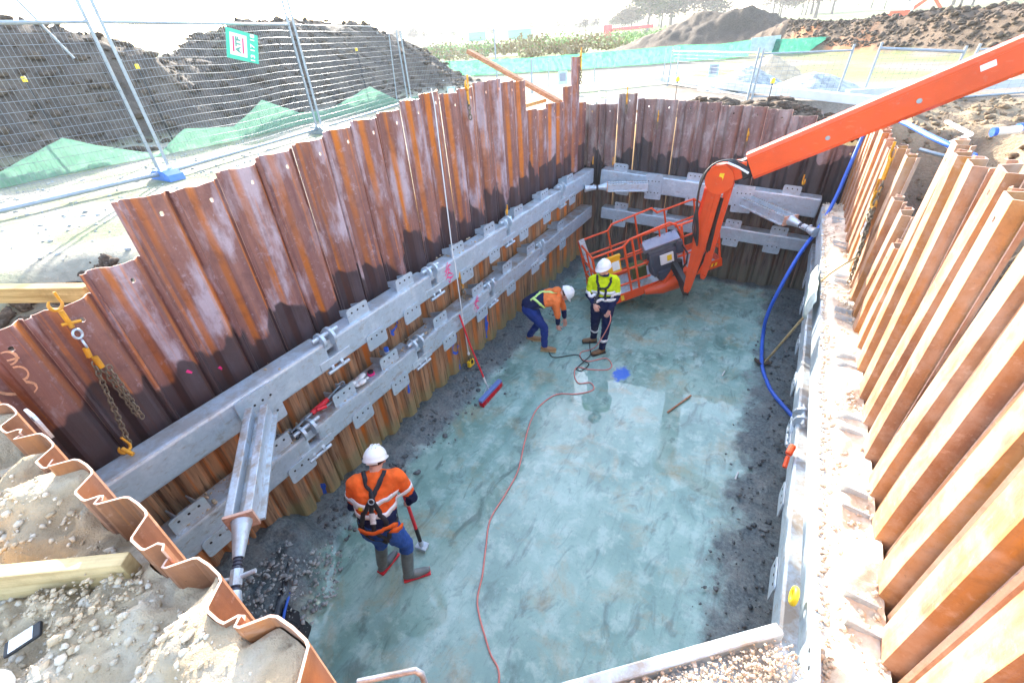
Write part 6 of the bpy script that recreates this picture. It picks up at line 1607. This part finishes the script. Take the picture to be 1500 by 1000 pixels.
def make_tree(h, wdt, mt, seed):
    rg_ = np.random.default_rng(seed); lim = []; m = MB(); m.tube([(0, 0, 0), (.1, 0, h * .3), (0, .1, h * .6), (.1, .1, h * .9)], [h * .028, h * .02, h * .012, h * .004], 6)
    for k in range(9):
        a = rg_.uniform(0, 6.28); z0 = h * rg_.uniform(.2, .7); L = wdt * rg_.uniform(.5, 1.0) * (1.1 - z0 / h * .5); e = (math.cos(a) * L, math.sin(a) * L, z0 + h * rg_.uniform(.1, .3)); lim.append(e)
        m.tube([(0, 0, z0), ((e[0]) * .5, e[1] * .5, (z0 + e[2]) / 2 + h * .02), e], [h * .010, h * .007, h * .003], 5)
    lim += [(0, 0, h * .8), (0, 0, h * .6), (wdt * .2, 0, h * .9)]
    def fn(r):
        c = lim[r.integers(len(lim))]; q = r.normal(size=3) * np.array([wdt * .26, wdt * .26, h * .10]); return np.array(c) + q, r.uniform(.5, 1.3)
    root = bpy.data.objects.new('far_tree', None); link(root)
    m.build('trunk', [M['bark']], root); tri_obj('crown', leaf_cloud(1500, fn, h * .034, seed), mt, root)
    return root
protos = [make_tree(12, 5, TM[0], 1), make_tree(11, 6, TM[1], 2), make_tree(14, 5.5, TM[0], 3), make_tree(9, 6, TM[1], 4)]
used = [False] * 4; rt_ = random.Random(11); TP = []
for k in range(46): TP.append((rt_.uniform(-22, 18), rt_.uniform(190, 290)))
for k in range(20): TP.append((rt_.uniform(-46, -22), rt_.uniform(260, 330)))
KIND = ['bare grey tree', 'dark green tree', 'tall bare tree', 'low bushy green tree']
for (az, d) in TP:
    k = rt_.randrange(4); src = protos[k]
    if used[k]:
        o = src.copy(); COL.objects.link(o)
        for ch in src.children: c = ch.copy(); COL.objects.link(c); c.parent = o
    else: o = src; used[k] = True
    x, y = math.sin(R(az)) * d, math.cos(R(az)) * d; s = rt_.uniform(.75, 1.25) * (1.15 if az > -17 else .5)
    o.location = (x, y, ground_hc(x, y)[0] - .3); o.scale = (s * 1.2, s * 1.2, s * (.9 + .25 * (az > 0))); o.rotation_euler = (0, 0, rt_.uniform(0, 6))
    tag(o, KIND[k] + ' in the hazy tree line on the horizon', 'tree', 'trees of the hazy line on the horizon, ' + KIND[k])
# small orange excavator far off
ex = V((10.4, 109, ground_hc(10.4, 109)[0])); root = empty('excavator', tuple(ex), 'tiny orange excavator working beyond the long berm', 'excavator')
m = MB()
for s in (-1, 1): m.beam(ex + V((-1.6, s * .9, .45)), ex + V((1.6, s * .9, .45)), .5, .8, 0, .3)
m.build('tracks', [M['black']], root)
m = MB(); m.beam(ex + V((-1.7, 0, 1.4)), ex + V((1.0, 0, 1.4)), 2.2, 1.0, 0, .15); m.build('body', [M['orange']], root)
m = MB(); m.beam(ex + V((.2, -.4, 2.3)), ex + V((1.3, -.4, 2.3)), 1.1, 1.4, 0, .12); m.build('cab', [M['white']], root)
m = MB(); m.beam(ex + V((.9, .4, 1.6)), ex + V((3.3, .4, 3.6)), .35, .5, 0, .05); m.beam(ex + V((3.2, .4, 3.7)), ex + V((4.9, .4, 1.8)), .3, .4, 0, .05); m.build('digging_arm', [M['orange']], root)
m = MB(); m.beam(ex + V((4.9, .4, 1.8)), ex + V((4.5, .4, .9)), .8, .5, 0, .1); m.build('bucket', [M['black']], root)
rp = V((-51, 151, ground_hc(-51, 151)[0])); root = empty('far_machine', tuple(rp), 'tiny red machine and trailer on the horizon left of the round heap', 'machine')
m = MB(); m.beam(rp + V((-4, 0, 1.5)), rp + V((-2, 0, 1.5)), 2, 2.8, 0, .2); m.build('cab', [M['red']], root)
m = MB(); m.beam(rp + V((-2, .8, 1.6)), rp + V((9, 4, 1.9)), 2, .8, 0, .1); m.build('deck', [M['red']], root)
m = MB()
for k in range(5): m.tube([rp + V((-3 + k * 2.6, -.2 + .6 * k, .5)), rp + V((-3 + k * 2.6, .3 + .6 * k, .5))], .5, 10)
m.build('wheels', [M['black']], root)
for (x, y, w_, lb) in ((-97, 175, 8, 'tiny pale green shed on the horizon, left of the red machine'), (-118, 178, 6, 'tiny low dark shed at the far left of the horizon')):
    z = ground_hc(x, y)[0]; root = empty('shed', (x, y, z), lb, 'shed')
    m = MB(); m.beam((x - w_ / 2, y, z + 1.4), (x + w_ / 2, y + 3, z + 1.4), 5, 2.8); m.build('wall', [M['sign_dark']], root)
    m = MB(); m.beam((x - w_ / 2 - .3, y, z + 2.95), (x + w_ / 2 + .3, y + 3.1, z + 2.95), 5.6, .3, 0, .1); m.build('roof', [M['galv_dull']], root)
# ------------------------------------------------------------------ air: pale haze over the far land
def haze(density):
    m = MB(); m.box((0, 300, 60), (1990, 1990, 142)); t = bpy.data.materials.new('haze'); t.use_nodes = True; nt = t.node_tree
    for n_ in list(nt.nodes):
        if n_.type == 'BSDF_PRINCIPLED': nt.nodes.remove(n_)
    pv = nt.nodes.new('ShaderNodeVolumePrincipled'); pv.inputs['Color'].default_value = (.93, .96, 1, 1); pv.inputs['Density'].default_value = density; pv.inputs['Anisotropy'].default_value = .25
    nt.links.new(pv.outputs[0], [n_ for n_ in nt.nodes if n_.type == 'OUTPUT_MATERIAL'][0].inputs['Volume'])
    o = m.build('haze', [t]); tag(o, None, None, None, 'stuff'); o['label'] = 'pale haze in the air over the far land'
haze(.0007)
for o in bpy.data.objects:
    if '_org' in o: del o['_org']
